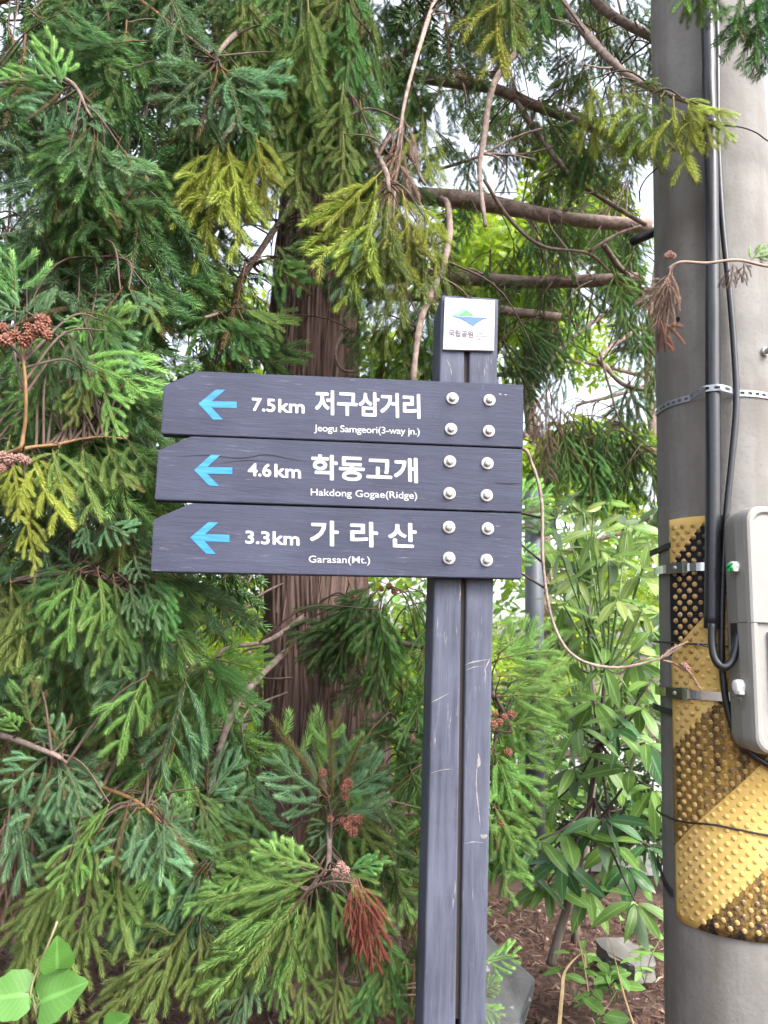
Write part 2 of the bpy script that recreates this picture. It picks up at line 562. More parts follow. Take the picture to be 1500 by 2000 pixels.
# small damage: a splinter by the upper right bolt and drying cracks in the middle board
def crack(pts, parent, wd=.0011, mat=CRACK):
    P = np.array([onplane(*q) + Ndir * .0007 for q in pts]); P = smooth(P, 4)
    k = len(P); ww = wd * np.sin(np.linspace(.1, math.pi - .1, k))[:, None] * np.array([0, 0, 1.0])
    V = np.vstack([P - ww, P + ww])
    part('crack', V, [(i, i + 1, k + i + 1, k + i) for i in range(k - 1)], mat, parent)
crack([(345, 892), (400, 889), (470, 895), (520, 888), (575, 898), (600, 901)], boards[1])
crack([(965, 942), (990, 945), (1019, 944)], boards[1])
crack([(430, 905), (480, 899), (540, 903)], boards[1], .0007)
crack([(660, 1112), (660.5, 1120), (661, 1129)], boards[2], .0007, WHITE)
crack([(943, 751.5), (943.5, 756), (943, 760)], boards[0], .0011, WHITE)
crack([(974, 769), (977, 770), (980, 770)], boards[0], .0008, WHITE)
crack([(985, 770), (987.5, 771), (990, 771)], boards[0], .0008, WHITE)

BARE = plain('bare_worn_wood', (.215, .195, .19), .8, var=.4, scale=90)
def post_mark(pts, wd, horiz=False):
    P = smooth(np.array([onplane(*q, back=BT + .0015) + Ndir * .0005 for q in pts]), 4); k = len(P)
    ww = wd * (np.sin(np.linspace(.1, math.pi - .1, k)) * rng.uniform(.5, 1.2, k))[:, None] * (np.array([0, 0, 1.0]) if horiz else Udir)
    part('worn_mark', np.vstack([P - ww, P + ww]), [(i, i + 1, k + i + 1, k + i) for i in range(k - 1)], BARE, sign)
post_mark([(906, 1300), (920, 1294), (940, 1290), (957, 1288)], .0016, True)
post_mark([(908, 1310), (925, 1303), (945, 1300)], .0008, True)
post_mark([(958, 1284), (952, 1297), (944, 1312)], .0016)
post_mark([(933, 1480), (930, 1530), (934, 1575), (938, 1612)], .0016)
post_mark([(934, 1470), (936, 1490), (933, 1500)], .0028)
post_mark([(938, 1632), (944, 1634), (952, 1632)], .0050, True)
post_mark([(905, 1648), (925, 1644), (945, 1646)], .0011, True)
post_mark([(842, 1372), (862, 1362), (880, 1352)], .0012, True)
post_mark([(840, 1510), (866, 1503), (886, 1502)], .0006, True)
post_mark([(898, 1140), (899, 1160), (897, 1175)], .0018)
post_mark([(872, 700), (880, 720), (882, 735)], .0012)

# national-park plaque on the post head
plq_px = [(865.3, 682.5), (964.8, 685), (966.9, 586.4), (868.8, 580.8)]
PBK = BT - .0065
pq = [onplane(*q, back=PBK) for q in plq_px]
plaque = bm_part('plaque', box_bm(pq + [p - Ndir * .007 for p in pq], .001, 1), plain('plaque_white_metal', (.42, .42, .45), .5, .0, .03), sign)
def cp(x, y): return (820 + x / 6.25, 560 + y / 6.25)
GREEN1, GREEN2 = plain('logo_pale_green', (.13, .40, .19), .5), plain('logo_green', (.045, .30, .085), .5)
BLUE1 = plain('logo_blue', (.022, .10, .42), .5); INK = plain('plaque_ink', (.09, .07, .10), .5); INKG = plain('plaque_ink_grey', (.15, .14, .16), .5)
RIM = plain('plaque_engraved_line', (.36, .35, .36), .5)
flat_poly([cp(390, 350), cp(440, 318), cp(490, 285), cp(525, 248), cp(548, 272), cp(570, 284), cp(530, 312), cp(480, 352)], GREEN1, plaque, 'logo_peak', back=PBK)
flat_poly([cp(480, 352.5), cp(520, 325), cp(570, 284), cp(610, 318), cp(662, 354)], GREEN2, plaque, 'logo_peak', proud=.0009, back=PBK)
flat_poly([cp(385, 358), cp(520, 366), cp(700, 374), cp(840, 380), cp(770, 402), cp(705, 440), cp(652, 484), cp(600, 452), cp(540, 412), cp(470, 382)], BLUE1, plaque, 'logo_wave', back=PBK)
lettering('국립공원', cp(350, 608), cp(655, 628), cp(350, 522), INK, plaque, bold=.03, back=PBK)
lettering('KOREA', cp(676, 580), cp(795, 585), cp(676, 552), INKG, plaque, back=PBK)
lettering('NATIONAL', cp(676, 616), cp(838, 622), cp(676, 590), INKG, plaque, back=PBK)
lettering('PARK', cp(676, 652), cp(765, 657), cp(676, 626), INKG, plaque, back=PBK)
ring = [cp(330, 160), cp(890, 192), cp(878, 745), cp(318, 712)]
for i in range(4):
    a, b = np.array(ring[i]), np.array(ring[(i + 1) % 4])
    d = (b - a) / np.linalg.norm(b - a); nn = np.array([-d[1], d[0]]) * .45
    a2, b2 = a + d * 5, b - d * 5
    flat_poly([tuple(a2 - nn), tuple(b2 - nn), tuple(b2 + nn), tuple(a2 + nn)], RIM, plaque, 'border_line', back=PBK)
scr = []
for i in range(3):
    for j in range(10):
        a = 2 * math.pi * j / 10; rr = (.0020, .0018, .0008)[i]
        scr.append(math.cos(a) * rr * Udir + np.array([0, 0, math.sin(a) * rr]) + Ndir * (.0002, .0009, .0012)[i])
scr_me = np_mesh('screw', np.array(scr), lathe_faces(3, 10)); scr_me.materials.append(plain('screw_grey', (.30, .29, .29), .4, .6))
for q in (cp(340, 178), cp(868, 202), cp(860, 720), cp(333, 688)):
    link('screw', scr_me, None, plaque, onplane(*q, back=PBK) - post_base)

# ------------------------------------------------------------------ utility pole
PX, PY = 0.910, 1.971
def prad(z): return .165 - (z - EYE[2]) / 150.0
pole = thing('utility_pole', (PX, PY, 0), 'grey concrete utility pole at the right edge with cables and yellow guard', 'pole')
def cyl_pt(px, py, r_add=0.0):
    """point where the pixel's ray meets the pole (radius grown by r_add); returns angle and height"""
    d = ray(px, py)
    lo = None
    r_ = prad(EYE[2])
    for _ in range(4):
        rr = r_ + r_add
        a = d[0] ** 2 + d[1] ** 2; b = -2 * (d[0] * PX + d[1] * PY); c_ = PX ** 2 + PY ** 2 - rr * rr
        D = max(b * b - 4 * a * c_, 0); t = (-b - math.sqrt(D)) / (2 * a)
        p = EYE + d * t; r_ = prad(p[2])
    return math.atan2(p[0] - PX, -(p[1] - PY)), p[2]      # angle 0 faces the camera side, positive to the right
def pol(a, z, r_add=0.0):
    r_ = prad(z) + r_add
    return np.array([PX + math.sin(a) * r_, PY - math.cos(a) * r_, z])

m = NT('concrete_pole'); m.rough(.85); co = m.coord()
n1 = m.noise(co, 6, 6, .6); n2 = m.noise(co, 90, 4, .6); n3 = m.noise(m.mapped(co, (14, 14, 1.0)), 1, 4)
c = m.ramp(n1, [(.3, (.118, .113, .107)), (.7, (.205, .198, .190))])
c = m.mix(m.ramp(n3, [(.45, 0.), (.70, .7)]), c, (.105, .090, .074))
c = m.mix(m.ramp(n2, [(.3, .6), (.45, 0.)]), c, (.12, .117, .115))
vo = m.add('ShaderNodeTexVoronoi'); m.l(co, vo.inputs['Vector']); vo.inputs['Scale'].default_value = 55
spk = m.ramp(vo.outputs['Distance'], [(.05, .7), (.09, 0.)])
c = m.mix(m.math('MULTIPLY', spk, m.ramp(n1, [(.5, 0.), (.6, 1.)])), c, (.05, .05, .05))
m.col(c); m.bump(n2, .35, .003)
CONC = m.m
zs = np.linspace(-.2, 5.2, 60); S = 72
V = np.array([pol(2 * math.pi * j / S, z) for z in zs for j in range(S)])
F = []
for i in range(len(zs) - 1):
    for j in range(S):
        k = (j + 1) % S; F.append((i * S + j, i * S + k, (i + 1) * S + k, (i + 1) * S + j))
F.append(tuple((len(zs) - 1) * S + j for j in range(S)))
part('shaft', V, F, CONC, pole, True)
BLACK = plain('black_cable_sheath', (.012, .013, .018), .33, var=.3, scale=60)
BLACK_W = plain('black_wire', (.010, .010, .012), .5)
RUBBER = plain('black_rubber', (.018, .018, .020), .7, var=.3)
SS = plain('stainless_band', (.55, .56, .55), .2, 1.0, .1, 20)
GALV = plain('galvanised_strap', (.24, .265, .30), .5, .5, .12, 40)

def arc_strip(name, a0, a1, zf, h, r_add, thick, mat, parent, n=40, rfun=None):
    """closed strip hugging the pole: outer + inner wall"""
    V = []
    for i in range(n + 1):
        a = a0 + (a1 - a0) * i / n
        z = zf(a); e = r_add + (rfun(a) if rfun else 0)
        V += [pol(a, z - h / 2, e), pol(a, z + h / 2, e), pol(a, z + h / 2, e + thick), pol(a, z - h / 2, e + thick)]
    F = []
    for i in range(n):
        b = i * 4
        for j in range(4):
            k = (j + 1) % 4; F.append((b + j, b + k, b + 4 + k, b + 4 + j))
    F += [(3, 2, 1, 0), (n * 4, n * 4 + 1, n * 4 + 2, n * 4 + 3)]
    return part(name, np.array(V), F, mat, parent)

# --- cables (each is a thing of its own hanging on the pole)
def cable(name, pxs, rad, radd, label, extra=None, mat=BLACK, sides=12, top=None):
    pts = []
    for (x, y) in pxs:
        a, z = cyl_pt(x, y, radd); pts.append(pol(a, z, radd))
    if top:
        a, z = cyl_pt(*pxs[0], radd); pts.insert(0, pol(a, top, radd))
    if extra: pts += extra
    P = smooth(np.array(pts), 8)
    V, F = tube(P, rad, sides)
    b = P[-1]
    return solo(name, V, F, mat, label, 'cable', sm=True, base=b), P
CR = .0182
conduit_px = [(1381, 0), (1385, 160), (1389, 330), (1391, 520), (1392, 700), (1393, 900), (1392, 1050), (1390, 1228)]
con, CP = cable('cable_conduit', conduit_px, CR, CR + .016, 'thick black conduit pipe running down the front of the utility pole', top=5.1)
# collar near the top and open lower end
a_, z_ = cyl_pt(1388, 246, CR + .016)
q = pol(a_, z_, CR + .016)
V, F = tube(np.array([q + [0, 0, .014], q, q - [0, 0, .014]]), [CR + .004] * 3, 14)
part('collar', V, F, BLACK, con, True)
thin, TP = cable('thin_cable', [(1398, 0), (1401, 120), (1402, 260), (1410, 420), (1426, 580), (1435, 700), (1438, 790), (1429, 900), (1419, 1000), (1412, 1120), (1409, 1230), (1411, 1310), (1421, 1385), (1440, 1440), (1468, 1472), (1500, 1494), (1540, 1512)],
          .0078, .020, 'thinner black cable looping right beneath the grey meter box', top=5.1)
# looped tail from the conduit into the box side
LQ = [at(1391, 1218, 1.765), at(1391, 1255, 1.763), at(1397, 1287, 1.755), at(1413, 1303, 1.745), at(1429, 1291, 1.745), at(1438, 1262, 1.745), at(1442, 1236, 1.75), at(1452, 1215, 1.755)]
V, F = tube(smooth(np.array(LQ), 6), .0095, 12)
solo('cable_tail', V, F, BLACK, 'short black cable loop bending up from the conduit into the meter box', 'cable', sm=True, base=LQ[0])

# --- perforated strap, passes over the conduit
aC, _ = cyl_pt(1392, 780, .03)
def strap_z(a):
    al, zl = cyl_pt(1284, 806); ar, zr = cyl_pt(1490, 772)
    return zl + (zr - zl) * min(1, max(0, (a - al) / (ar - al))) ** .75
def strap_bulge(a):
    d = abs(a - aC) * .17
    return max(0.0, (2 * CR + .016) - max(0, d - CR * .8) * 1.15)
def perforated():
    V = []; F = []
    h = .017; a = -1.75
    step = .020 / .167
    o = 0
    hole = [(-.5, 0), (-.35, -.36), (0, -.42), (.35, -.36), (.5, 0), (.35, .36), (0, .42), (-.35, .36)]
    outer = [(-1, 0), (-1, -1), (0, -1), (1, -1), (1, 0), (1, 1), (0, 1), (-1, 1)]
    while a < 1.6:
        for rad_off in (.0018, .0034):
            for (u, v) in outer: aa = a + u * step / 2; V.append(pol(aa, strap_z(aa) + v * h / 2, rad_off + strap_bulge(aa)))
            for (u, v) in hole: aa = a + u * step * .62; V.append(pol(aa, strap_z(aa) + v * h * .55, rad_off + strap_bulge(aa)))
        for k in range(8):
            l = (k + 1) % 8
            F.append((o + 16 + k, o + 16 + l, o + 24 + l, o + 24 + k))       # front
            F.append((o + l, o + k, o + 8 + k, o + 8 + l))                   # back
            F.append((o + 8 + k, o + 24 + k, o + 24 + l, o + 8 + l))         # hole wall
            F.append((o + k, o + l, o + 16 + l, o + 16 + k))
        o += 32; a += step
    return np.array(V), F
V, F = perforated()
solo('perforated_strap', V, F, GALV, 'perforated galvanised steel strap wrapped round the pole above the guard', 'strap', base=pol(0, strap_z(0), .003))

# --- studded yellow and black guard
gA0, _ = cyl_pt(1313, 1400, .006)
_, gz1 = cyl_pt(1400, 1006, .006); _, gz0 = cyl_pt(1400, 1826, .006)
def g_left_z1(a): return gz1
def g_bot(a):            # the lower edge sags to the right as in a tilted wrap
    return gz0 + .009 * math.exp(-((a - gA0) / .07) ** 2)
gA1 = 1.5
guard = thing('pole_guard', pol(0, gz0, .0), 'yellow and black studded rubber guard wrapped round the utility pole', 'guard')
na, nz = 60, 40
V = []; UV = []
for i in range(na + 1):
    a = gA0 + (gA1 - gA0) * i / na
    for j in range(nz + 1):
        z = g_bot(a) + (gz1 - g_bot(a)) * j / nz
        for e in (.0062,):
            V.append(pol(a, z, e)); UV.append((a * .172, z))
F = []
for i in range(na):
    for j in range(nz):
        q = i * (nz + 1) + j; F.append((q, q + nz + 1, q + nz + 2, q + 1))
# edges turned back to the concrete
nb = len(V); edge = [(i, nz) for i in range(na, -1, -1)] + [(0, j) for j in range(nz - 1, -1, -1)] + [(i, 0) for i in range(1, na + 1)]
for (i, j) in edge:
    a = gA0 + (gA1 - gA0) * i / na; z = g_bot(a) + (gz1 - g_bot(a)) * j / nz
    V.append(pol(a, z, .0004)); UV.append((a * .172, z))
for k in range(len(edge) - 1):
    (i, j), (i2, j2) = edge[k], edge[k + 1]
    F.append((i * (nz + 1) + j, nb + k, nb + k + 1, i2 * (nz + 1) + j2))

PERIOD = .0
def stripe_setup():
    """stripe phase from three boundary pixels on the left edge of the sheet"""
    zz = []
    for (x, y) in ((1318, 1092), (1318, 1288), (1318, 1472), (1318, 1655)):
        a, z = cyl_pt(x, y, .006); zz.append((a * .172, z))
    return zz
ZZ = stripe_setup()
SL = 1.02
Bs = [z - u * SL for (u, z) in ZZ]                  # boundaries in b = z - slope*u, from top to bottom
PER = (Bs[0] - Bs[2] + Bs[1] - Bs[3]) / 2
def stripe_black(u, z):
    b = z - u * SL
    ph = ((Bs[0] - b) / PER) % 1.0
    return ph < .5, b
m = NT('guard_stripes'); m.rough(.8); m.b.inputs['Specular IOR Level'].default_value = .25
uvn = m.coord('UV')
sp = m.add('ShaderNodeSeparateXYZ'); m.l(uvn, sp.inputs[0])
b_ = m.math('SUBTRACT', sp.outputs[1], m.math('MULTIPLY', sp.outputs[0], SL))
jit = m.math('MULTIPLY', m.math('SUBTRACT', m.noise(m.mapped(uvn, (1, 1, 1)), 60, 4), .5), .003)
ph = m.math('FRACT', m.math('DIVIDE', m.math('ADD', m.math('SUBTRACT', Bs[0], b_), jit), PER))
isb = m.math('LESS_THAN', ph, .5)
n1 = m.noise(uvn, 9, 5, .6); n2 = m.noise(uvn, 120, 4, .7); n3 = m.noise(m.mapped(uvn, (26, 3, 1)), 2, 5, .6)
yel = m.ramp(n1, [(.3, (.46, .300, .080)), (.7, (.58, .41, .15))])
yel = m.mix(m.ramp(n2, [(.55, 0.), (.75, .35)]), yel, (.50, .36, .15))
# black paint: sound at the top stripe, mostly worn back to dirty yellow lower down
height = m.ramp(m.math('DIVIDE', m.math('SUBTRACT', sp.outputs[1], gz0), gz1 - gz0), [(.0, .54), (.22, .62), (.50, .60), (.66, .30), (.85, .02)])
wornf = m.math('GREATER_THAN', m.math('ADD', m.math('MULTIPLY', n3, .55), m.math('MULTIPLY', n2, .45)), m.math('SUBTRACT', 1.0, height))
worn2 = m.ramp(m.math('ADD', m.math('ADD', m.math('MULTIPLY', n3, .5), m.math('MULTIPLY', n2, .35)), m.math('SUBTRACT', height, .62)), [(.30, 0.), (.50, 1.)])
blk = m.mix(worn2, (.010, .009, .012), m.mix(n2, (.13, .075, .025), (.46, .28, .06)))
m.col(m.mix(isb, yel, blk))
m.bump(n2, .3, .002)
sheet = part('sheet', np.array(V), F, m.m, guard, True, uv=UV)
STUD_Y = plain('stud_yellow', (.54, .375, .12), .75, spec=.2, var=.12, scale=200)
STUD_W = plain('stud_worn', (.38, .25, .10), .8, spec=.2, var=.55, scale=120)
STUD_K = plain('stud_black', (.16, .11, .06), .5, var=.9, scale=150)
def stud_mesh(mat):
    V = []; pr = [(.0061, 0), (.0055, .0014), (.0038, .0025), (.0015, .0030)]
    for (r_, h) in pr:
        for j in range(10):
            a = 2 * math.pi * j / 10; V.append((math.cos(a) * r_, math.sin(a) * r_, h))
    me = np_mesh('stud', np.array(V), lathe_faces(4, 10), True); me.materials.append(mat); return me
sms = [stud_mesh(STUD_Y), stud_mesh(STUD_W), stud_mesh(STUD_K)]
cand = []
du, dz = .0285, .0300
row = 0
z = gz1 - .022
while z > gz0 + .016:
    u = gA0 * .172 + .020 + (du / 2 if row % 2 else 0)
    while u < .20:
        a = u / .172
        if z > g_bot(a) + .014:
            cand.append((abs(a + .42), a, u, z))
        u += du
    z -= dz / 2; row += 1
cand.sort()
rest = []
gl = np.array(guard.location)
for idx, (k, a, u, z) in enumerate(cand):
    bk, b = stripe_black(u, z)
    hh = (z - gz0) / (gz1 - gz0)
    me = sms[0] if not bk else (sms[2] if (hh > .78 or random.random() < .2) else sms[1])
    p = pol(a, z, .006)
    if idx < 300:
        o = link('stud', me, None, guard, p - gl)
        nn = Vector((math.sin(a), -math.cos(a), 0))
        o.rotation_euler = nn.to_track_quat('Z', 'Y').to_euler()
    else:
        rest.append((a, p))
pv = []; pf = []
for a, p in rest:
    nn = np.array([math.sin(a), -math.cos(a), 0]); tt = np.array([math.cos(a), math.sin(a), 0]); o = len(pv)
    for (r_, h) in ((.0072, 0), (.0055, .0036), (.002, .0047)):
        for j in range(8):
            t = 2 * math.pi * j / 8; pv.append(p + tt * math.cos(t) * r_ + np.array([0, 0, math.sin(t) * r_]) + nn * h)
    pf += [tuple(i + o for i in f) for f in lathe_faces(3, 8)]
if pv: part('studs_beyond', np.array(pv), pf, STUD_W, guard, True, kind='stuff')

# --- stainless bands with buckles
for (yy, lab) in ((1104, 'upper shiny stainless band clamping the yellow guard'), (1360, 'lower shiny stainless band clamping the yellow guard')):
    a0, z0 = cyl_pt(1296, yy, .008); _, z1 = cyl_pt(1430, yy + 2, .012)
    band = thing('steel_band', pol(0, z1, .01), lab, 'band', 'stainless bands round the guard')
    arc_strip('strip', a0 - .35, 1.5, lambda a: z1, .021, .0125, .0016, SS, band, 50)
    ab, zb = cyl_pt(1320, yy, .015); al, _ = cyl_pt(1303, yy, .015); ar, _ = cyl_pt(1337, yy, .015)
    arc_strip('buckle', al, ar, lambda a: z1, .027, .0145, .004, plain('buckle_dark_steel', (.22, .22, .21), .35, 1.0), band, 6)
    aw, _ = cyl_pt(1332, yy, .015)
    arc_strip('buckle_ear', ar - .02, ar + .055, lambda a: z1, .030, .0145, .0045, SS, band, 3)
    bp = pol(ab, z1, .0185); nn = np.array([math.sin(ab), -math.cos(ab), 0]); tt = np.array([math.cos(ab), math.sin(ab), 0])
    V = [bp + tt * math.cos(t) * r_ + np.array([0, 0, math.sin(t) * r_]) + nn * h for (r_, h) in ((.0055, 0), (.005, .0025), (.002, .0038)) for t in np.arange(10) * 2 * math.pi / 10]
    part('buckle_bolt', np.array(V), lathe_faces(3, 10), STEEL, band, True)
# --- black rubber tabs at the left side
for (yy, dy, lab) in ((1070, -.006, 'short black rubber tie beside the top of the yellow guard'), (1386, .004, 'short black rubber tie beside the lower steel band'), (1722, .03, 'slanting black rubber tie near the foot of the guard')):
    a0, z0 = cyl_pt(1288, yy, .004); a1, z1 = cyl_pt(1312, yy + 2, .004)
    base = pol(a0, z0, .006)
    V = []
    n = 8
    for i in range(n + 1):
        a = a0 - .30 + (a1 - a0 + .30) * i / n; z = z0 + dy * (1 - i / n) * 1.6
        e = .002 + .016 * max(0, 1 - i / 3.0)
        for (dzz, dr) in ((-.0075, 0), (.0075, 0), (.0075, .0045), (-.0075, .0045)): V.append(pol(a, z + dzz, e + dr))
    F = []
    for i in range(n):
        for j in range(4): F.append((i * 4 + j, i * 4 + (j + 1) % 4, i * 4 + 4 + (j + 1) % 4, i * 4 + 4 + j))
    F += [(3, 2, 1, 0), (n * 4, n * 4 + 1, n * 4 + 2, n * 4 + 3)]
    solo('rubber_tie', np.array(V), F, RUBBER, lab, 'tie', 'rubber ties on the pole', base=base)
# --- thin wires round the pole
def wire(pxs, rad, radd, label, a_from=None, sag=0):
    pts = [pol(*cyl_pt(x, y, radd), radd) for (x, y) in pxs]
    a0, z0 = cyl_pt(*pxs[0], radd); a1, z1 = cyl_pt(*pxs[-1], radd)
    pts = [pol(a0 - k, z0, radd) for k in (.9, .6, .3)] + pts + [pol(a1 + k, z1, radd) for k in (.3, .6)]
    V, F = tube(smooth(np.array(pts), 5), rad, 6)
    return solo('tie_wire', V, F, BLACK_W, label, 'wire', base=pts[3], sm=True)
wire([(1289, 1588), (1330, 1604), (1400, 1612), (1498, 1631)], .0026, .012, 'thin black wire tied round the lower yellow guard')
wire([(1283, 1253), (1340, 1257), (1400, 1260), (1440, 1265)], .0024, .014, 'black tie wire across the guard above the dry twig tip')
wire([(1285, 326), (1310, 296), (1345, 264), (1385, 247), (1440, 247), (1475, 258), (1495, 272)], .0022, .040, 'thin dark wire looped round the upper pole at the collar')
V, F = tube(smooth(np.array([at(1395, 1258, 1.765), at(1378, 1262, 1.765), at(1366, 1256, 1.765), at(1362, 1268, 1.762)]), 5), .0022, 6)
solo('wire_knot', V, F, BLACK_W, 'twisted knot in the tie wire left of the conduit', 'wire', base=at(1366, 1256, 1.765))
# stub of dark pipe behind the pole on the left
V, F = tube(np.array([at(1232, 474, 2.10), at(1255, 464, 2.08), at(1330, 430, 2.02)]), .014, 14)
solo('pipe_stub', V, F, BLACK, 'short dark pipe stub sticking out left of the pole', 'pipe', sm=True, base=at(1232, 474, 2.10))
# drilled hole (a dark socket) and bolt
a, z = cyl_pt(1324, 624); p = pol(a, z, .0006); nn = np.array([math.sin(a), -math.cos(a), 0]); tt = np.array([math.cos(a), math.sin(a), 0])
V = [p + tt * math.cos(t) * r_ + np.array([0, 0, math.sin(t) * r_]) + nn * h for (r_, h) in ((.0072, -.001), (.0070, .0009), (.0052, .0007), (.0045, -.0004)) for t in np.arange(12) * 2 * math.pi / 12]
part('hole_socket', np.array(V), lathe_faces(4, 12), plain('socket_black', (.01, .01, .01), .9), pole)
a, z = cyl_pt(1492, 688); p = pol(a, z); nn = np.array([math.sin(a), -math.cos(a), 0]); tt = np.array([math.cos(a), math.sin(a), 0])
V = [p + tt * math.cos(t) * r_ + np.array([0, 0, math.sin(t) * r_]) + nn * h for (r_, h) in ((.012, -.002), (.012, .008), (.008, .0085), (.008, .022), (.004, .024)) for t in np.arange(12) * 2 * math.pi / 12]
part('pole_bolt', np.array(V), lathe_faces(5, 12), STEEL, pole)

# ------------------------------------------------------------------ meter box
BOXY = 1.68
PLA = plain('meter_box_grey_plastic', (.215, .207, .190), .5, var=.10, scale=12, bump=.05)
PLA2 = plain('meter_box_cover_plastic', (.245, .238, .226), .5, var=.05, scale=12)
xl = at(1464, 1200, BOXY)[0]; zt = at(1468, 985, BOXY)[2]; zb = at(1470, 1475, BOXY)[2]
BW = .24
def rrect(x0, x1, z0, z1, r, n=8):
    out = []
    for (cx, cz, a0) in ((x1 - r, z1 - r, 0), (x0 + r, z1 - r, 90), (x0 + r, z0 + r, 180), (x1 - r, z0 + r, 270)):
        for k in range(n + 1):
            a = R(a0 + 90 * k / n); out.append((cx + r * math.cos(a), cz + r * math.sin(a)))
    return out
mb = thing('meter_box', (xl + BW / 2, 1.78, zb), 'light grey plastic meter box mounted on the pole at the frame edge', 'meter box')
def loft(name, rings, mat, parent, sm=False):
    n = len(rings[0]); V = np.vstack(rings); F = []
    for i in range(len(rings) - 1):
        for j in range(n):
            k = (j + 1) % n; F.append((i * n + j, i * n + k, (i + 1) * n + k, (i + 1) * n + j))
    F.append(tuple((len(rings) - 1) * n + j for j in range(n)))
    F.append(tuple(range(n))[::-1])
    return part(name, V, F, mat, parent, sm)
def ring_at(y, ins, r): return np.array([(x, y, z) for (x, z) in rrect(xl + ins, xl + BW - ins, zb + ins, zt - ins, r)])
body = loft('body', [ring_at(1.797, .004, .035), ring_at(1.785, .0, .036), ring_at(1.735, .0, .036), ring_at(1.731, .004, .034)], PLA, mb)
cover = loft('cover', [ring_at(1.7305, -.002, .037), ring_at(1.695, .001, .036), ring_at(1.683, .004, .034), ring_at(1.680, .009, .031), ring_at(1.680, .016, .028), ring_at(1.686, .022, .024)], PLA2, mb)
zc = at(1472, 1216, 1.70)[2]
V = np.array([(xl - .0026, y, zc + dz) for y in (1.731, 1.683) for dz in (-.0007, .0007)])
part('seam', np.vstack([V, V + [.004, 0, 0]]), [(0, 1, 3, 2), (4, 6, 7, 5), (0, 4, 5, 1), (2, 3, 7, 6)], plain('seam_dark', (.06, .06, .06), .8), mb)
V = np.array([(xl + .004, 1.6795, zc - .0007), (xl + BW - .01, 1.6795, zc - .0007), (xl + BW - .01, 1.6795, zc + .0007), (xl + .004, 1.6795, zc + .0007)])
part('seam', np.vstack([V, V + [0, .006, 0]]), [(0, 1, 2, 3), (7, 6, 5, 4), (3, 2, 6, 7), (0, 4, 5, 1)], plain('seam_dark', (.06, .06, .06), .8), mb)
# raised meter reading panel at the frame edge and cable entry notch
V = [(xl + .04, 1.678, zb + .09), (xl + BW - .02, 1.678, zb + .09), (xl + BW - .02, 1.678, zc - .02), (xl + .04, 1.678, zc - .02)]
bm_part('cover_panel', box_bm([np.array(v) for v in V] + [np.array(v) + [0, .012, 0] for v in V], .003), PLA2, mb)
zn0, zn1 = at(1438, 1262, 1.75)[2], at(1438, 1217, 1.75)[2]
V = [(xl - .0015, 1.772, zn0), (xl - .0015, 1.740, zn0 + .012), (xl - .0015, 1.740, zn1), (xl - .0015, 1.772, zn1)]
part('cable_entry', np.array(V + [(v[0] + .01, v[1], v[2]) for v in V]), [(0, 1, 2, 3), (7, 6, 5, 4), (0, 4, 5, 1), (1, 5, 6, 2), (2, 6, 7, 3), (3, 7, 4, 0)], plain('entry_black', (.012, .012, .012), .8), mb)
WPL = plain('white_latch_plastic', (.78, .78, .77), .35)
def latch(py, r_, name):
    zc_ = at(1462, py, 1.72)[2]; c = np.array([xl - .001, 1.728, zc_])
    V = []
    for (h, k) in ((0, 1.0), (.010, 1.0), (.016, .85), (.018, .5)):
        for t in np.arange(16) * 2 * math.pi / 16: V.append(c + np.array([-h, math.cos(t) * r_ * k, math.sin(t) * r_ * k]))
    V = np.array(V)
    o = part(name, V, lathe_faces(4, 16), WPL, mb)
    q = [c + np.array([-.003, -r_ * 1.3, -r_ * 1.05]), c + np.array([-.003, r_ * .4, -r_ * 1.05]), c + np.array([-.003, r_ * .4, -r_ * .5]), c + np.array([-.003, -r_ * 1.3, -r_ * .5])]
    bm_part('latch_foot', box_bm(q + [p + np.array([-.012, 0, 0]) for p in q], .0015, 1), WPL, mb)
    return c
cL = latch(1107, .0125, 'latch')
cU = latch(1342, .0165, 'latch')
V, F = tube(smooth(np.array([cL + [-.016, -.012, .006], cL + [-.022, -.004, .002], cL + [-.02, .006, -.004], cL + [-.016, -.004, -.012], cL + [-.019, -.013, -.002]]), 5), [.0035] * 21, 6)
part('green_seal_tag', V, F, plain('green_plastic', (.03, .42, .12), .4), mb, True)
SEAL = plain('seal_wire_grey', (.20, .20, .21), .4, .7)
for k in range(2):
    V, F = tube(smooth(np.array([cU + [-.012, .018, .004 - k * .008], cU + [-.02, .012, -.014 - k * .006], cU + [-.018, -.004, -.024 - k * .004], cU + [-.010, -.016, -.026], cU + [-.012, -.010, -.040 - k * .01]]), 5), .0014, 6)
    part('seal_wire', V, F, SEAL, mb)

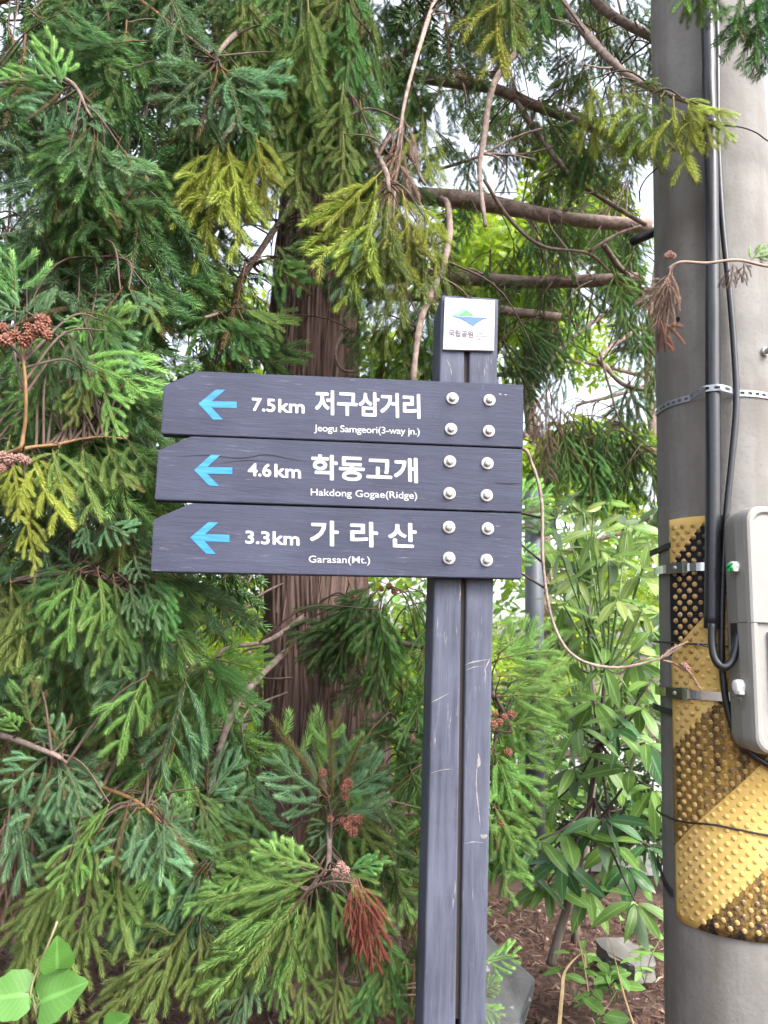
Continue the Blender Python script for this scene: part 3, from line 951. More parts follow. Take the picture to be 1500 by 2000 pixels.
# ------------------------------------------------------------------ cedar foliage
GOLD = 2.399963
def needles(P, per_m, nl, nw, fresh, hi=True, lift=46):
    """needles spiralling round the axis P; returns V, F(tri), C"""
    seg = np.linalg.norm(np.diff(P, axis=0), axis=1); s = np.concatenate([[0], np.cumsum(seg)]); L = s[-1]
    n = max(4, int(L * per_m))
    q = ((np.arange(n) // 2 * 2 + .5 + rng.uniform(-.25, .25, n)) / n).clip(0, 1) * L
    p = np.stack([np.interp(q, s, P[:, k]) for k in range(3)], 1)
    T, A, B = frames(P)
    t = nrm(np.stack([np.interp(q, s, T[:, k]) for k in range(3)], 1))
    a = nrm(np.stack([np.interp(q, s, A[:, k]) for k in range(3)], 1))
    b = np.cross(t, a)
    side_ = np.where(np.arange(n) % 2 == 0, 0.0, math.pi)
    ph = np.where(np.arange(n) % 6 < 3, side_ + rng.normal(0, .20, n), np.arange(n) * GOLD + rng.uniform(0, 6))
    rad = np.cos(ph)[:, None] * a + np.sin(ph)[:, None] * b
    f = q / L
    ang = np.radians(lift + rng.normal(0, 3.5, n)) * (1 - .55 * np.clip((f - .86) / .14, 0, 1))
    d0 = t * np.cos(ang)[:, None] + rad * np.sin(ang)[:, None]
    d1 = nrm(d0 + t * .42)
    ln = nl * rng.uniform(.9, 1.1, n) * (1 - .35 * np.clip((f - .82) / .18, 0, 1)) * (.7 + .3 * np.clip(f / .15, 0, 1))
    wv = nrm(np.cross(d0, t)) * nw / 2
    bs = p + rad * .0008
    mid = bs + d0 * (ln * .55)[:, None]; tip = mid + d1 * (ln * .45)[:, None]
    fr = np.clip((f - (1 - .38 * fresh - .02)) / .25, 0, 1) * (.4 + .6 * fresh)
    g_ = np.clip(rng.uniform(.0, .75) + rng.uniform(0, .35, n), 0, 1)
    old_ = (.75 if rng.uniform() < .05 else 0.0) + .28 * np.clip(.35 - f, 0, 1) * rng.uniform(0, 2)
    # awl-shaped three-sided needle
    dd = nrm(d0 + t * .18); w1 = wv; w2 = nrm(np.cross(dd, w1)) * nw / 2
    o1 = bs + dd * (ln * .12)[:, None]
    tip = bs + dd * ln[:, None] + t * (ln * .10)[:, None]
    V = np.stack([o1 + w2, o1 - w2 * .5 + w1 * .87, o1 - w2 * .5 - w1 * .87, tip], 1).reshape(-1, 3)
    k = np.arange(n)[:, None] * 4
    F = np.concatenate([k + [0, 1, 3], k + [1, 2, 3], k + [2, 0, 3]])
    m_ = 4
    C = np.stack([np.repeat(fr, m_), np.repeat(g_, m_), np.repeat(old_ * np.ones(n), m_), np.ones(n * m_)], 1)
    return V, F, C

def stem_tri(P, r0, r1, wood):
    V, F = tube(P, np.linspace(r0, r1, len(P)), 4, False)
    F = np.array(F); F = np.concatenate([F[:, [0, 1, 2]], F[:, [0, 2, 3]]])
    C = np.zeros((len(V), 4)); C[:, 1] = .5; C[:, 2] = wood; C[:, 3] = 1
    return V, F, C

def make_spray(kind, hi=True, seed=0):
    global rng
    old = rng; rng = np.random.default_rng(100 + seed)
    parts = []
    per_m = 900 if hi else 320
    nw = .0022 if hi else .0058
    if kind == 'hang': L, ang, lk, nl, step = rng.uniform(.27, .33), 40, .42, .0240, .036
    elif kind == 'fan': L, ang, lk, nl, step = rng.uniform(.19, .22), 52, .60, .0210, .028
    elif kind == 'fine': L, ang, lk, nl, step, nw, per_m = rng.uniform(.28, .34), 34, .45, .0135, .027, .0022, 950
    else: L, ang, lk, nl, step = rng.uniform(.14, .16), 58, .65, .0190, .024
    n = 10
    t = np.linspace(0, 1, n)
    bx, by = rng.normal(0, .05), rng.normal(0, .04)
    main = np.stack([t * L, L * (bx * np.sin(t * 3) + by * t * t), L * (rng.normal(0, .04) * np.sin(t * 4))], 1)
    fresh0 = rng.uniform(.2, .9)
    parts.append(stem_tri(main, .0026, .0010, 1.0))
    k0 = int(n * .12)
    parts.append(needles(main[k0:], per_m, nl, nw, fresh0, hi))
    s = .10 * L; side = 1
    while s < L * .93:
        f = s / L
        l = lk * (L - s) * rng.uniform(.7, 1.15) + rng.uniform(.02, .045)
        l = min(l, .20)
        p0 = np.array([np.interp(f, t, main[:, k]) for k in range(3)])
        a0 = R(ang + rng.normal(0, 8)); a1 = a0 * rng.uniform(.25, .6)
        up = rng.normal(0, .35)
        m_ = 7; u = np.linspace(0, 1, m_); aa = a0 + (a1 - a0) * u
        dx = np.cos(aa); dy = side * np.sin(aa) * math.cos(up); dz = np.sin(aa) * math.sin(up) - .10 * u
        D = nrm(np.stack([dx, dy, dz], 1)) * l / (m_ - 1)
        ax = np.vstack([p0, p0 + np.cumsum(D, 0)])
        fr = np.clip(fresh0 + rng.normal(0, .25), 0, 1)
        parts.append(stem_tri(ax, .0014, .0007, .35))
        parts.append(needles(ax[1:] if l > .05 else ax, per_m, nl, nw, fr, hi))
        if l > .09 and rng.uniform() < (.75 if hi else .3):
            for q in (rng.uniform(.3, .6),):
                i = int(q * m_); sd_ = 1 if rng.uniform() < .5 else -1
                d = nrm(D[min(i, m_ - 1)]); lat = nrm(np.cross(d, [0, 0, 1.0])) * sd_
                l2 = l * rng.uniform(.35, .55)
                uu = np.linspace(0, 1, 5)[:, None]
                dd = nrm(d * (.75 + uu) + lat * (.75 - .5 * uu) + np.array([0, 0, rng.normal(0, .25)])) * l2 / 4
                ax2 = np.vstack([ax[i], ax[i] + np.cumsum(dd, 0)])
                parts.append(needles(ax2, per_m, nl * .95, nw, np.clip(fr + .15, 0, 1), hi))
        side = -side; s += step * rng.uniform(.75, 1.25)
    Vs, Fs, Cs, o = [], [], [], 0
    for V, F, C in parts:
        Vs.append(V); Fs.append(F + o); Cs.append(C); o += len(V)
    rng = old
    return np.vstack(Vs), np.vstack(Fs), np.vstack(Cs), L

class Lib: pass
SPR = {}
for kind, cnt in (('hang', 6), ('fan', 5), ('tuft', 4), ('fine', 4)):
    SPR[kind] = []
    for i in range(cnt):
        V, F, C, L = make_spray(kind, True, i + 10 * len(kind) + len(SPR) * 31)
        SPR[kind].append((V, F, C, L))
SPR['low'] = [(*make_spray('hang', False, 300 + i),) for i in range(4)]
_spray_me = {}
def spray_mesh(kind, i, pal):
    k = (kind, i, pal)
    if k not in _spray_me:
        V, F, C, L = SPR[kind][i]
        me = np_mesh('foliage_spray', V, F)
        vcol(me, 'Col', C); me.materials.append(NM[pal])
        _spray_me[k] = me
    return _spray_me[k], SPR[kind][i][3]

class Tree:
    def __init__(s, name, base, label, cat='tree'):
        s.root = thing(name, base, label, cat); s.base = np.array(base, float)
        s.pts = []; s.twigs = []; s.n = 0; s.extra = []
    def branch(s, pts, r0, r1, mat=None, name='branch', sides=9, attach=True, wob=.006, px=True):
        P = ats(pts) if px else np.asarray(pts, float)
        if len(P) > 2:
            P = P.copy(); P[1:-1] += rng.normal(0, wob, (len(P) - 2, 3))
        P = smooth(P, 7)
        n = len(P)
        rad = np.linspace(r0, r1, n) * (1 + np.convolve(rng.normal(0, .10, n + 2), [.25, .5, .25], 'valid'))
        V, F = tube(P, rad, sides)
        part(name, V, F, mat or LIMB, s.root, True)
        if attach: s.pts.append(P)
        return P
    def near(s, p):
        A = np.vstack(s.pts); d = np.linalg.norm(A - p, axis=1)
        ok = np.where(d < d.min() * 1.25 + .03)[0]
        return A[int(rng.choice(ok))]
    def spray(s, base, tip, pal, kind='hang', connect=True, face=None, lenk=1.0):
        base = np.asarray(base); tip = np.asarray(tip)
        d = tip - base; L = np.linalg.norm(d); X = d / L
        vN = nrm(EYE - base) + nrm(rng.normal(0, 1, 3)) * .38 + np.array([0, 0, .30])
        if face is not None: vN = face
        Z = nrm(vN - X * (vN @ X)); Yv = np.cross(Z, X)
        i = int(rng.integers(len(SPR[kind])))
        if kind == 'low' or s.n >= 300:
            s.extra.append((kind, i, pal, base, X, Yv, Z, L))
        else:
            me, ml = spray_mesh(kind, i, pal)
            o = link('foliage_spray', me, None, s.root)
            k = L / ml
            mw = Matrix(((X[0] * k, Yv[0] * k, Z[0] * k, base[0] - s.base[0]), (X[1] * k, Yv[1] * k, Z[1] * k, base[1] - s.base[1]), (X[2] * k, Yv[2] * k, Z[2] * k, base[2] - s.base[2]), (0, 0, 0, 1)))
            o.matrix_local = mw
            s.n += 1
        if connect: s.connect(base, X)
    def connect(s, base, X, r0=.0026):
        a = s.near(base)
        D = np.linalg.norm(a - base)
        if D < .01: return
        mid = (a + base) / 2 + np.array([0, 0, .05 * D]) - X * .10 * D + rng.normal(0, .05, 3) * D
        P = smooth(np.array([a, mid, base + X * .01]), 5)
        s.twigs.append(tube(P, np.linspace(min(r0 * (1 + D), .006), .0018, len(P)), 5, False))
    def finish(s):
        if s.twigs:
            V, F = join(s.twigs); part('twigs', V, F, TWIG, s.root, True, kind='stuff')
        by = {}
        for e in s.extra: by.setdefault(e[2], []).append(e)
        for pal, lst in by.items():
            Vs, Fs, Cs, o = [], [], [], 0
            for (kind, i, pal, base, X, Yv, Z, L) in lst:
                V, F, C, ml = SPR[kind][i]; k = L / ml
                W = base + (V[:, :1] * X + V[:, 1:2] * Yv + V[:, 2:] * Z) * k - s.base
                C = C.copy(); C[:, 1] = np.clip(C[:, 1] * .6 + rng.uniform(-.15, .45), 0, 1)
                Vs.append(W); Fs.append(F + o); Cs.append(C); o += len(V)
            me = np_mesh('inner_foliage', np.vstack(Vs), np.vstack(Fs)); vcol(me, 'Col', np.vstack(Cs))
            ob = link('inner_foliage', me, NM[pal], s.root); ob['kind'] = 'stuff'

# ---- main cedar: trunk
TY = 2.75
def trunk_mesh(pxpts, rads, base_z, seed, nz=170, na=260):
    """fibrous fluted trunk"""
    r2 = np.random.default_rng(seed)
    C = ats(pxpts)
    P = smooth(C, 20); rad = np.interp(np.linspace(0, 1, len(P)), np.linspace(0, 1, len(rads)), rads)
    zs = np.linspace(P[0][2], P[-1][2], nz)
    o = np.argsort(P[:, 2])
    cx = np.interp(zs, P[o, 2], P[o, 0]); cy = np.interp(zs, P[o, 2], P[o, 1]); rr = np.interp(zs, P[o, 2], rad[o])
    th = np.linspace(0, 2 * math.pi, na, endpoint=False)
    # vertical fibre ridges that wander slowly with height
    f = np.zeros((nz, na))
    for k in range(34):
        fr = int(r2.integers(6, 90)); am = (.75 if 10 < fr < 40 else .5) / (fr ** .33); ph = r2.uniform(0, 6.28); wv = r2.uniform(-1.2, 1.2); w2 = r2.uniform(.8, 3)
        arg = fr * (th[None, :] + .05 * np.sin(w2 * zs[:, None] * 2 + ph) + wv * .05 * zs[:, None]) + ph
        f += am * (1 - 2 * np.abs(np.sin(arg))) * (.6 + .4 * np.sin(zs[:, None] * r2.uniform(2, 9) + ph + th[None, :]))
    f = f / 2.2
    rad2 = rr[:, None] * (1 + .035 * np.sin(5 * th + 1)[None, :] + .03 * np.sin(3 * th + zs[:, None])) + f * .0150
    V = np.stack([cx[:, None] + rad2 * np.cos(th), cy[:, None] + rad2 * np.sin(th), np.repeat(zs[:, None], na, 1)], -1).reshape(-1, 3)
    ii, jj = np.meshgrid(np.arange(nz - 1), np.arange(na), indexing='ij')
    k = (jj + 1) % na
    F = np.stack([ii * na + jj, ii * na + k, (ii + 1) * na + k, (ii + 1) * na + jj], -1).reshape(-1, 4)
    return V, F, P
tb = at(640, 1900, TY); tb[2] = .40
cedar = Tree('cedar_tree', tb, 'large conifer with fibrous reddish trunk standing behind the sign boards', 'tree')
trunk_px = [(640, 2100, TY), (635, 1700, TY), (630, 1400, TY), (612, 1130, TY), (608, 900, TY), (612, 650, TY), (625, 400, TY), (650, 100, TY), (670, -200, TY), (700, -600, TY)]
V, F, TPth = trunk_mesh(trunk_px, [.255, .240, .222, .192, .184, .178, .160, .135, .115, .09], .4, 5)
part('trunk', V, F, BARK, cedar.root, False)
cedar.pts.append(TPth)
# loose peeling bark strips on the face of the trunk
for k in range(120):
    py = rng.uniform(380, 1600)
    z = at(612, py, TY)[2]
    i = np.argmin(np.abs(TPth[:, 2] - z)); c = TPth[i]
    rr = float(np.interp(z, [at(612, 1700, TY)[2], at(612, 1130, TY)[2], at(612, 650, TY)[2], at(612, 400, TY)[2]], [.235, .192, .178, .16]))
    a = -math.pi / 2 + (rng.uniform(-.1, 1.35) if rng.uniform() < .6 else rng.uniform(-1.3, 0))
    L = rng.uniform(.12, .42); n = 7; wd = rng.uniform(.0025, .008)
    V = []
    tw = rng.normal(0, .06); lift = rng.uniform(0, .012)
    for q in range(n):
        t = q / (n - 1); ra = rr + .013 + lift * (2 * t - 1) ** 2
        aa = a + tw * t; cc = c + np.array([0, 0, (t - .5) * L])
        nrmv = np.array([math.cos(aa), math.sin(aa), 0]); tg = np.array([-math.sin(aa), math.cos(aa), 0])
        ww = wd * (.35 + .65 * math.sin(math.pi * min(1, t * .9 + .08)))
        V += [cc + nrmv * ra - tg * ww, cc + nrmv * (ra + .004), cc + nrmv * ra + tg * ww]
    F = []
    for q in range(n - 1):
        b = q * 3; F += [(b, b + 1, b + 4, b + 3), (b + 1, b + 2, b + 5, b + 4)]
    part('bark_strip', np.array(V), F, BARK_LIGHT if rng.uniform() < .45 and a > -1.2 else BARK, cedar.root, False)

B = cedar.branch
# big limbs to the right
B([(640, 150, 2.75), (720, 132, 2.65), (850, 150, 2.55), (960, 165, 2.5), (1050, 205, 2.45), (1160, 250, 2.4), (1235, 290, 2.35)], .030, .014)
B([(735, 130, 2.63), (800, 95, 2.55), (856, -20, 2.5), (900, -160, 2.45)], .018, .012)
B([(640, 375, 2.75), (860, 385, 2.62), (960, 402, 2.58), (1100, 426, 2.54), (1272, 442, 2.5)], .036, .026, LIMB_PALE)
B([(640, 535, 2.78), (900, 546, 2.66), (1050, 549, 2.6), (1245, 543, 2.55)], .030, .022)
B([(640, 570, 2.78), (850, 585, 2.7), (985, 597, 2.62), (1095, 620, 2.6)], .022, .016, LIMB_PALE)
B([(1000, 185, 2.48), (1060, 290, 2.4), (1130, 350, 2.36), (1200, 400, 2.33), (1262, 440, 2.3)], .011, .007)
B([(960, 150, 2.5), (1010, 95, 2.35), (968, 168, 2.2), (941, 270, 2.18), (936, 340, 2.18), (948, 442, 2.18)], .015, .006, LIMB_PALE)
B([(862, 388, 2.6), (876, 400, 2.3), (872, 470, 2.22), (856, 545, 2.2), (822, 625, 2.18), (806, 745, 2.16)], .010, .011, LIMB_PALE)
B([(945, 350, 2.2), (990, 430, 2.3), (1060, 482, 2.35), (1150, 492, 2.4), (1190, 530, 2.5)], .007, .005)
B([(1150, 492, 2.4), (1200, 460, 2.4), (1255, 440, 2.4)], .006, .005)
B([(860, 330, 2.4), (940, 300, 2.3), (1010, 270, 2.3), (1120, 235, 2.3)], .006, .003, LIMB_PALE)
B([(940, 300, 2.3), (1010, 305, 2.32), (1080, 290, 2.32), (1140, 265, 2.32)], .005, .003)
B([(1180, 480, 2.4), (1210, 520, 2.5), (1235, 545, 2.55)], .011, .008)
B([(1040, -80, 2.3), (1110, 20, 2.2), (1180, 110, 2.0), (1250, 160, 1.85), (1320, 192, 1.68), (1400, 218, 1.62)], .017, .004)
B([(1100, -90, 2.4), (1180, 10, 2.35), (1275, 78, 2.3), (1350, 120, 2.35)], .018, .014)
B([(670, -250, 2.75), (900, -220, 2.5), (1100, -90, 2.4)], .03, .02)
B([(1100, -90, 2.4), (1300, -130, 1.9), (1460, -60, 1.62), (1520, 0, 1.6)], .014, .006)
# limbs towards the camera, left and right
B([(630, 60, 2.75), (560, 20, 2.4), (470, 60, 2.05), (420, 110, 1.9)], .018, .005)
B([(625, 200, 2.75), (520, 180, 2.3), (450, 250, 1.95), (430, 275, 1.9)], .014, .005)
B([(625, 120, 2.7), (620, 40, 2.3), (600, -30, 2.05), (560, -60, 1.95)], .016, .006)
B([(645, 160, 2.7), (690, 90, 2.3), (680, -10, 2.05)], .014, .005)
B([(630, 290, 2.7), (700, 250, 2.3), (745, 330, 1.95), (760, 375, 1.9)], .014, .005)
B([(640, 330, 2.7), (780, 300, 2.3), (830, 360, 2.1)], .012, .005)
B([(570, 395, 2.62), (556, 410, 2.5), (515, 480, 2.35), (462, 560, 2.3)], .013, .010, LIMB_PALE)
B([(560, 560, 2.65), (500, 520, 2.3), (540, 500, 2.0)], .008, .004)
B([(560, 640, 2.65), (480, 600, 2.2), (400, 620, 1.95)], .009, .004)
B([(600, 1200, 2.6), (520, 1250, 2.3), (450, 1270, 2.05), (420, 1290, 1.95)], .010, .004)
B([(560, 1270, 2.5), (500, 1330, 2.3), (468, 1375, 2.15), (440, 1450, 2.1), (405, 1562, 2.08)], .010, .009, LIMB_PALE)
B([(620, 1500, 2.55), (640, 1560, 2.2), (650, 1600, 1.95), (640, 1700, 1.8), (600, 1740, 1.7)], .010, .005)
B([(690, 1285, 2.55), (740, 1370, 2.4), (802, 1446, 2.3)], .007, .006)
B([(802, 1446, 2.3), (790, 1500, 2.3), (795, 1560, 2.3), (760, 1600, 2.28)], .005, .003)
B([(690, 1550, 2.55), (760, 1580, 2.3), (815, 1590, 2.25)], .006, .004)
B([(700, 1240, 2.55), (900, 1290, 2.3), (980, 1380, 2.1), (1000, 1430, 2.05)], .010, .004)
B([(640, 1640, 2.55), (560, 1660, 2.2), (480, 1700, 2.0), (400, 1690, 1.9)], .009, .005, TWIG_OCHRE)
B([(660, 1700, 2.5), (640, 1880, 2.2), (740, 1940, 2.0), (760, 1950, 1.95)], .007, .004)
B([(700, 1600, 2.5), (860, 1700, 2.2), (980, 1600, 2.05)], .009, .004)
# dry twig that swings out past the boards to the pole
B([(700, 900, 2.55), (900, 880, 2.1), (1010, 872, 1.80), (1040, 905, 1.78), (1058, 980, 1.77), (1064, 1100, 1.76), (1080, 1210, 1.74), (1125, 1280, 1.72), (1200, 1302, 1.70), (1285, 1290, 1.68), (1330, 1262, 1.67)], .0048, .0026, LIMB_PALE, wob=.002)
# dark tangle of thin dead twigs left of the trunk
for k in range(22):
    x0, y0 = rng.uniform(360, 560), rng.uniform(1100, 1420)
    a = rng.uniform(0, 6.28); l = rng.uniform(80, 220); Y = rng.uniform(2.2, 2.9)
    p = [(x0, y0, Y), (x0 + math.cos(a) * l * .5 + rng.normal(0, 15), y0 + math.sin(a) * l * .5 + rng.normal(0, 15), Y + .05), (x0 + math.cos(a) * l, y0 + math.sin(a) * l, Y + .1)]
    cedar.branch([(580, y0 - 40, 2.65)] + p if k % 3 == 0 else p, .004, .002, LIMB if k % 2 else LIMB_PALE, 'dead_twig', 5, attach=False, wob=.01)
cedar.branch([(667, 650, 2.53), (655, 690, 2.5), (668, 722, 2.5), (700, 725, 2.5), (735, 705, 2.5)], .006, .004, LIMB, 'dead_twig', 6, attach=False, wob=.001)

for (x, y, Y) in [(900, 150, 2.5), (1010, 180, 2.45), (1100, 225, 2.4), (920, 392, 2.58), (1010, 408, 2.56), (1080, 422, 2.54), (1180, 432, 2.52), (960, 547, 2.63), (1080, 549, 2.58), (1160, 546, 2.56), (1090, 320, 2.38), (1160, 375, 2.34), (1110, 490, 2.38), (940, 300, 2.2), (860, 540, 2.2), (1210, 130, 1.95), (1150, 60, 2.1)]:
    for q in range(2):
        a = rng.uniform(-2.9, .3) if q else rng.uniform(.3, 2.9); l = rng.uniform(35, 110)
        p = [(x, y, Y), (x + math.cos(a) * l * .5 + rng.normal(0, 8), y + math.sin(a) * l * .5 + rng.normal(0, 8), Y - .03), (x + math.cos(a) * l, y + math.sin(a) * l + 14, Y - .05)]
        cedar.branch(p, rng.uniform(.003, .005), .0012, LIMB_PALE if q else LIMB, 'dead_twig', 5, attach=False, wob=.004)

def hs_(x0, y0, x1, y1, Y, pal, kind='hang', tree=None, Y2=None):
    (tree or cedar).spray(at(x0, y0, Y), at(x1, y1, (Y2 or Y - .03)), pal, kind)

# ---- left cedar
lb = at(-330, 1800, 2.5); lb[2] = .40
left = Tree('cedar_tree', lb, 'dense conifer filling the left edge, its trunk outside the picture', 'tree')
V, F, LP = trunk_mesh([(-360, 2100, 2.5), (-340, 1400, 2.5), (-320, 800, 2.5), (-300, 200, 2.5), (-280, -500, 2.5)], [.15, .14, .13, .11, .08], .4, 9, 60, 60)
part('trunk', V, F, BARK, left.root)
left.pts.append(LP)
LBm = left.branch
LBm([(-310, 300, 2.5), (-100, 200, 2.0), (100, 150, 1.7), (180, 230, 1.65)], 0.0109, 0.0028)
LBm([(-320, 100, 2.5), (0, 0, 2.2), (200, -30, 2.0), (350, 60, 1.95), (430, 122, 1.9)], 0.0122, 0.0028, TWIG_OCHRE)
LBm([(-310, 560, 2.5), (-50, 480, 2.0), (120, 440, 1.8), (220, 500, 1.75)], 0.0102, 0.0035)
LBm([(-320, 800, 2.5), (-100, 900, 1.7), (0, 880, 1.45), (60, 866, 1.45), (110, 872, 1.5), (150, 858, 1.52), (200, 852, 1.56), (250, 858, 1.6)], 0.0061, 0.0014, TWIG_OCHRE)
LBm([(-100, 900, 1.7), (20, 890, 1.40), (40, 840, 1.37), (46, 760, 1.36), (42, 670, 1.36)], 0.0044, 0.0031, TWIG_OCHRE)
LBm([(-330, 1200, 2.5), (-50, 1150, 1.9), (150, 1120, 1.7), (260, 1160, 1.7)], 0.0088, 0.0035)
LBm([(-340, 1400, 2.5), (-60, 1420, 1.8), (90, 1470, 1.6), (130, 1490, 1.6)], 0.0088, 0.0035)
LBm([(-340, 1500, 2.5), (50, 1520, 2.0), (250, 1560, 1.8), (330, 1620, 1.7)], 0.0088, 0.0028, TWIG_OCHRE)
LBm([(-340, 1650, 2.5), (0, 1600, 2.0), (160, 1620, 1.85)], 0.0082, 0.0035)
LBm([(-300, 450, 2.5), (100, 300, 2.6), (300, 330, 2.5), (420, 450, 2.3)], 0.0095, 0.0042)
LBm([(-320, 900, 2.5), (100, 650, 2.3), (280, 640, 2.1)], 0.0088, 0.0042)

# notable sprays, upper left
for a in [(105, 150, 0, 155, 'bright', 'fan'), (120, 165, 105, 75, 'bright', 'fan'), (130, 170, 50, 228, 'blue', 'fan'), (150, 200, 162, 250, 'blue', 'tuft'), (135, 180, 70, 120, 'green', 'fan'),
          (180, 245, 60, 400, 'green', 'hang'), (185, 260, 140, 420, 'deep', 'hang'), (190, 250, 205, 430, 'green', 'hang'), (165, 250, 95, 360, 'deep', 'hang')]:
    hs_(*a[:4], 1.68, a[4], a[5], left)
for a in [(420, 128, 318, 215, 'blue', 'fan'), (425, 135, 375, 268, 'blue', 'fan'), (430, 130, 520, 225, 'blue', 'fan'), (432, 135, 470, 255, 'blue', 'fan'), (415, 120, 330, 160, 'green', 'fan')]:
    hs_(*a[:4], 1.86, a[4], a[5], left)
for a in [(428, 275, 400, 505, 'yellow', 'hang'), (440, 280, 470, 490, 'yellow', 'hang'), (425, 270, 360, 435, 'yellow', 'hang'), (500, 260, 525, 420, 'yellow', 'hang'), (445, 280, 440, 420, 'yellow', 'tuft'),
          (745, 335, 630, 445, 'yellow', 'hang'), (750, 350, 610, 530, 'yellow', 'hang'), (735, 400, 680, 590, 'yellow', 'hang'), (760, 372, 740, 610, 'olive', 'hang'), (785, 370, 800, 560, 'yellow', 'hang'), (820, 395, 860, 520, 'yellow', 'hang'),
          (720, 420, 655, 580, 'blue', 'hang'), (790, 430, 780, 640, 'olive', 'hang'), (830, 420, 830, 600, 'olive', 'hang'), (700, 470, 700, 620, 'green', 'hang')]:
    hs_(*a[:4], 1.92, a[4], a[5])
# dry brown hanging fronds
for a in [(788, 215, 755, 370, 'dead'), (778, 300, 772, 480, 'dead'), (815, 430, 812, 540, 'dead')]:
    hs_(*a[:4], 2.0, a[4], 'fine')
cedar.branch([(856, -20, 2.5), (830, 60, 2.1), (795, 185, 2.0), (775, 300, 2.0), (768, 440, 1.98)], .008, .003, LIMB_PALE, wob=.002)
# olive curtain over the trunk
for i, x in enumerate(range(470, 720, 26)):
    for j in range(6):
        y0 = -60 + j * 60 + rng.uniform(-20, 20); x0 = x + rng.uniform(-14, 14)
        hs_(x0, y0, x0 + rng.normal(-5, 14), y0 + rng.uniform(120, 185), rng.uniform(1.95, 2.35), rng.choice(['olive', 'olive', 'olive', 'green']), 'hang')
# right bough over the pole
for a in [(1150, 150, 1165, 300), (1185, 165, 1205, 305), (1215, 170, 1225, 340), (1240, 172, 1250, 320), (1265, 180, 1270, 330), (1290, 185, 1300, 290), (1315, 190, 1350, 355), (1345, 200, 1345, 300), (1370, 205, 1390, 290), (1392, 215, 1425, 275), (1330, 190, 1400, 225), (1245, 160, 1300, 195)]:
    hs_(*a, 1.62 + max(0, (1320 - a[0]) * .0012), str(rng.choice(['yellow', 'olive', 'yellow'])), 'hang', None)
for a in [(985, -40, 978, 155, 'yellow', 2.0), (1000, -60, 1000, 100, 'olive', 2.0), (960, -60, 955, 90, 'olive', 2.1), (1070, -60, 1060, 70, 'green', 2.1),
          (1470, -60, 1430, 70, 'green', 1.6), (1490, -50, 1465, 130, 'green', 1.6), (1520, -20, 1490, 150, 'green', 1.6), (1510, -50, 1500, 110, 'deep', 1.62),
          (1350, -70, 1370, 42, 'bright', 1.62), (1385, -70, 1396, 35, 'green', 1.62), (1330, -80, 1340, 25, 'bright', 1.62)]:
    hs_(*a[:4], a[5], a[4], 'hang')
# dark green at the trunk above the boards
for a in [(520, 500, 600, 580, 'green', 'fan'), (500, 500, 575, 545, 'bright', 'fan'), (470, 600, 555, 650, 'bright', 'fan'), (430, 610, 520, 690, 'green', 'hang'), (420, 610, 470, 710, 'green', 'hang'), (420, 605, 360, 690, 'green', 'hang'), (540, 480, 560, 530, 'green', 'tuft'), (470, 620, 540, 680, 'green', 'hang')]:
    hs_(*a[:4], 2.0, a[4], a[5])
for a in [(760, 560, 750, 700, 'olive'), (790, 580, 790, 720, 'green'), (820, 560, 850, 690, 'green'), (740, 620, 720, 740, 'green'), (720, 540, 705, 650, 'green'), (810, 640, 780, 760, 'green')]:
    hs_(*a[:4], 2.3, a[4], 'hang')
# left middle
for a in [(30, 600, 30, 490, 'green', 'tuft', 1.55), (20, 640, 130, 610, 'blue', 'fan', 1.5), (60, 610, -20, 590, 'blue', 'fan', 1.5), (170, 620, 135, 650, 'bright', 'fan', 1.6), (170, 610, 245, 645, 'bright', 'fan', 1.6), (200, 620, 215, 720, 'green', 'hang', 1.6), (210, 640, 260, 720, 'blue', 'hang', 1.6),
          (240, 560, 195, 610, 'blue', 'fan', 1.6), (250, 560, 270, 620, 'blue', 'fan', 1.6), (290, 560, 305, 650, 'olive', 'hang', 1.7), (270, 730, 205, 800, 'blue', 'hang', 1.65), (250, 740, 270, 840, 'blue', 'hang', 1.65), (280, 720, 300, 760, 'blue', 'tuft', 1.65),
          (60, 875, 135, 1035, 'yellow', 'hang', 1.48), (20, 890, 40, 1020, 'yellow', 'hang', 1.45), (30, 900, -20, 1010, 'yellow', 'hang', 1.45), (50, 1000, 70, 1110, 'yellow', 'hang', 1.48), (100, 870, 130, 990, 'olive', 'hang', 1.5), (120, 868, 70, 950, 'olive', 'hang', 1.5), (160, 862, 190, 1020, 'olive', 'hang', 1.55), (165, 862, 140, 980, 'green', 'hang', 1.55), (205, 860, 260, 960, 'olive', 'hang', 1.58), (180, 860, 230, 950, 'green', 'hang', 1.6), (245, 852, 300, 940, 'green', 'fan', 1.63),
          (20, 850, -10, 960, 'olive', 'hang', 1.45), (170, 1020, 150, 1070, 'blue', 'fan', 1.6), (190, 1020, 250, 1050, 'blue', 'fan', 1.6), (170, 1090, 60, 1160, 'green', 'hang', 1.65), (260, 1080, 275, 1130, 'blue', 'fan', 1.62)]:
    hs_(*a[:4], a[6], a[4], a[5], left)
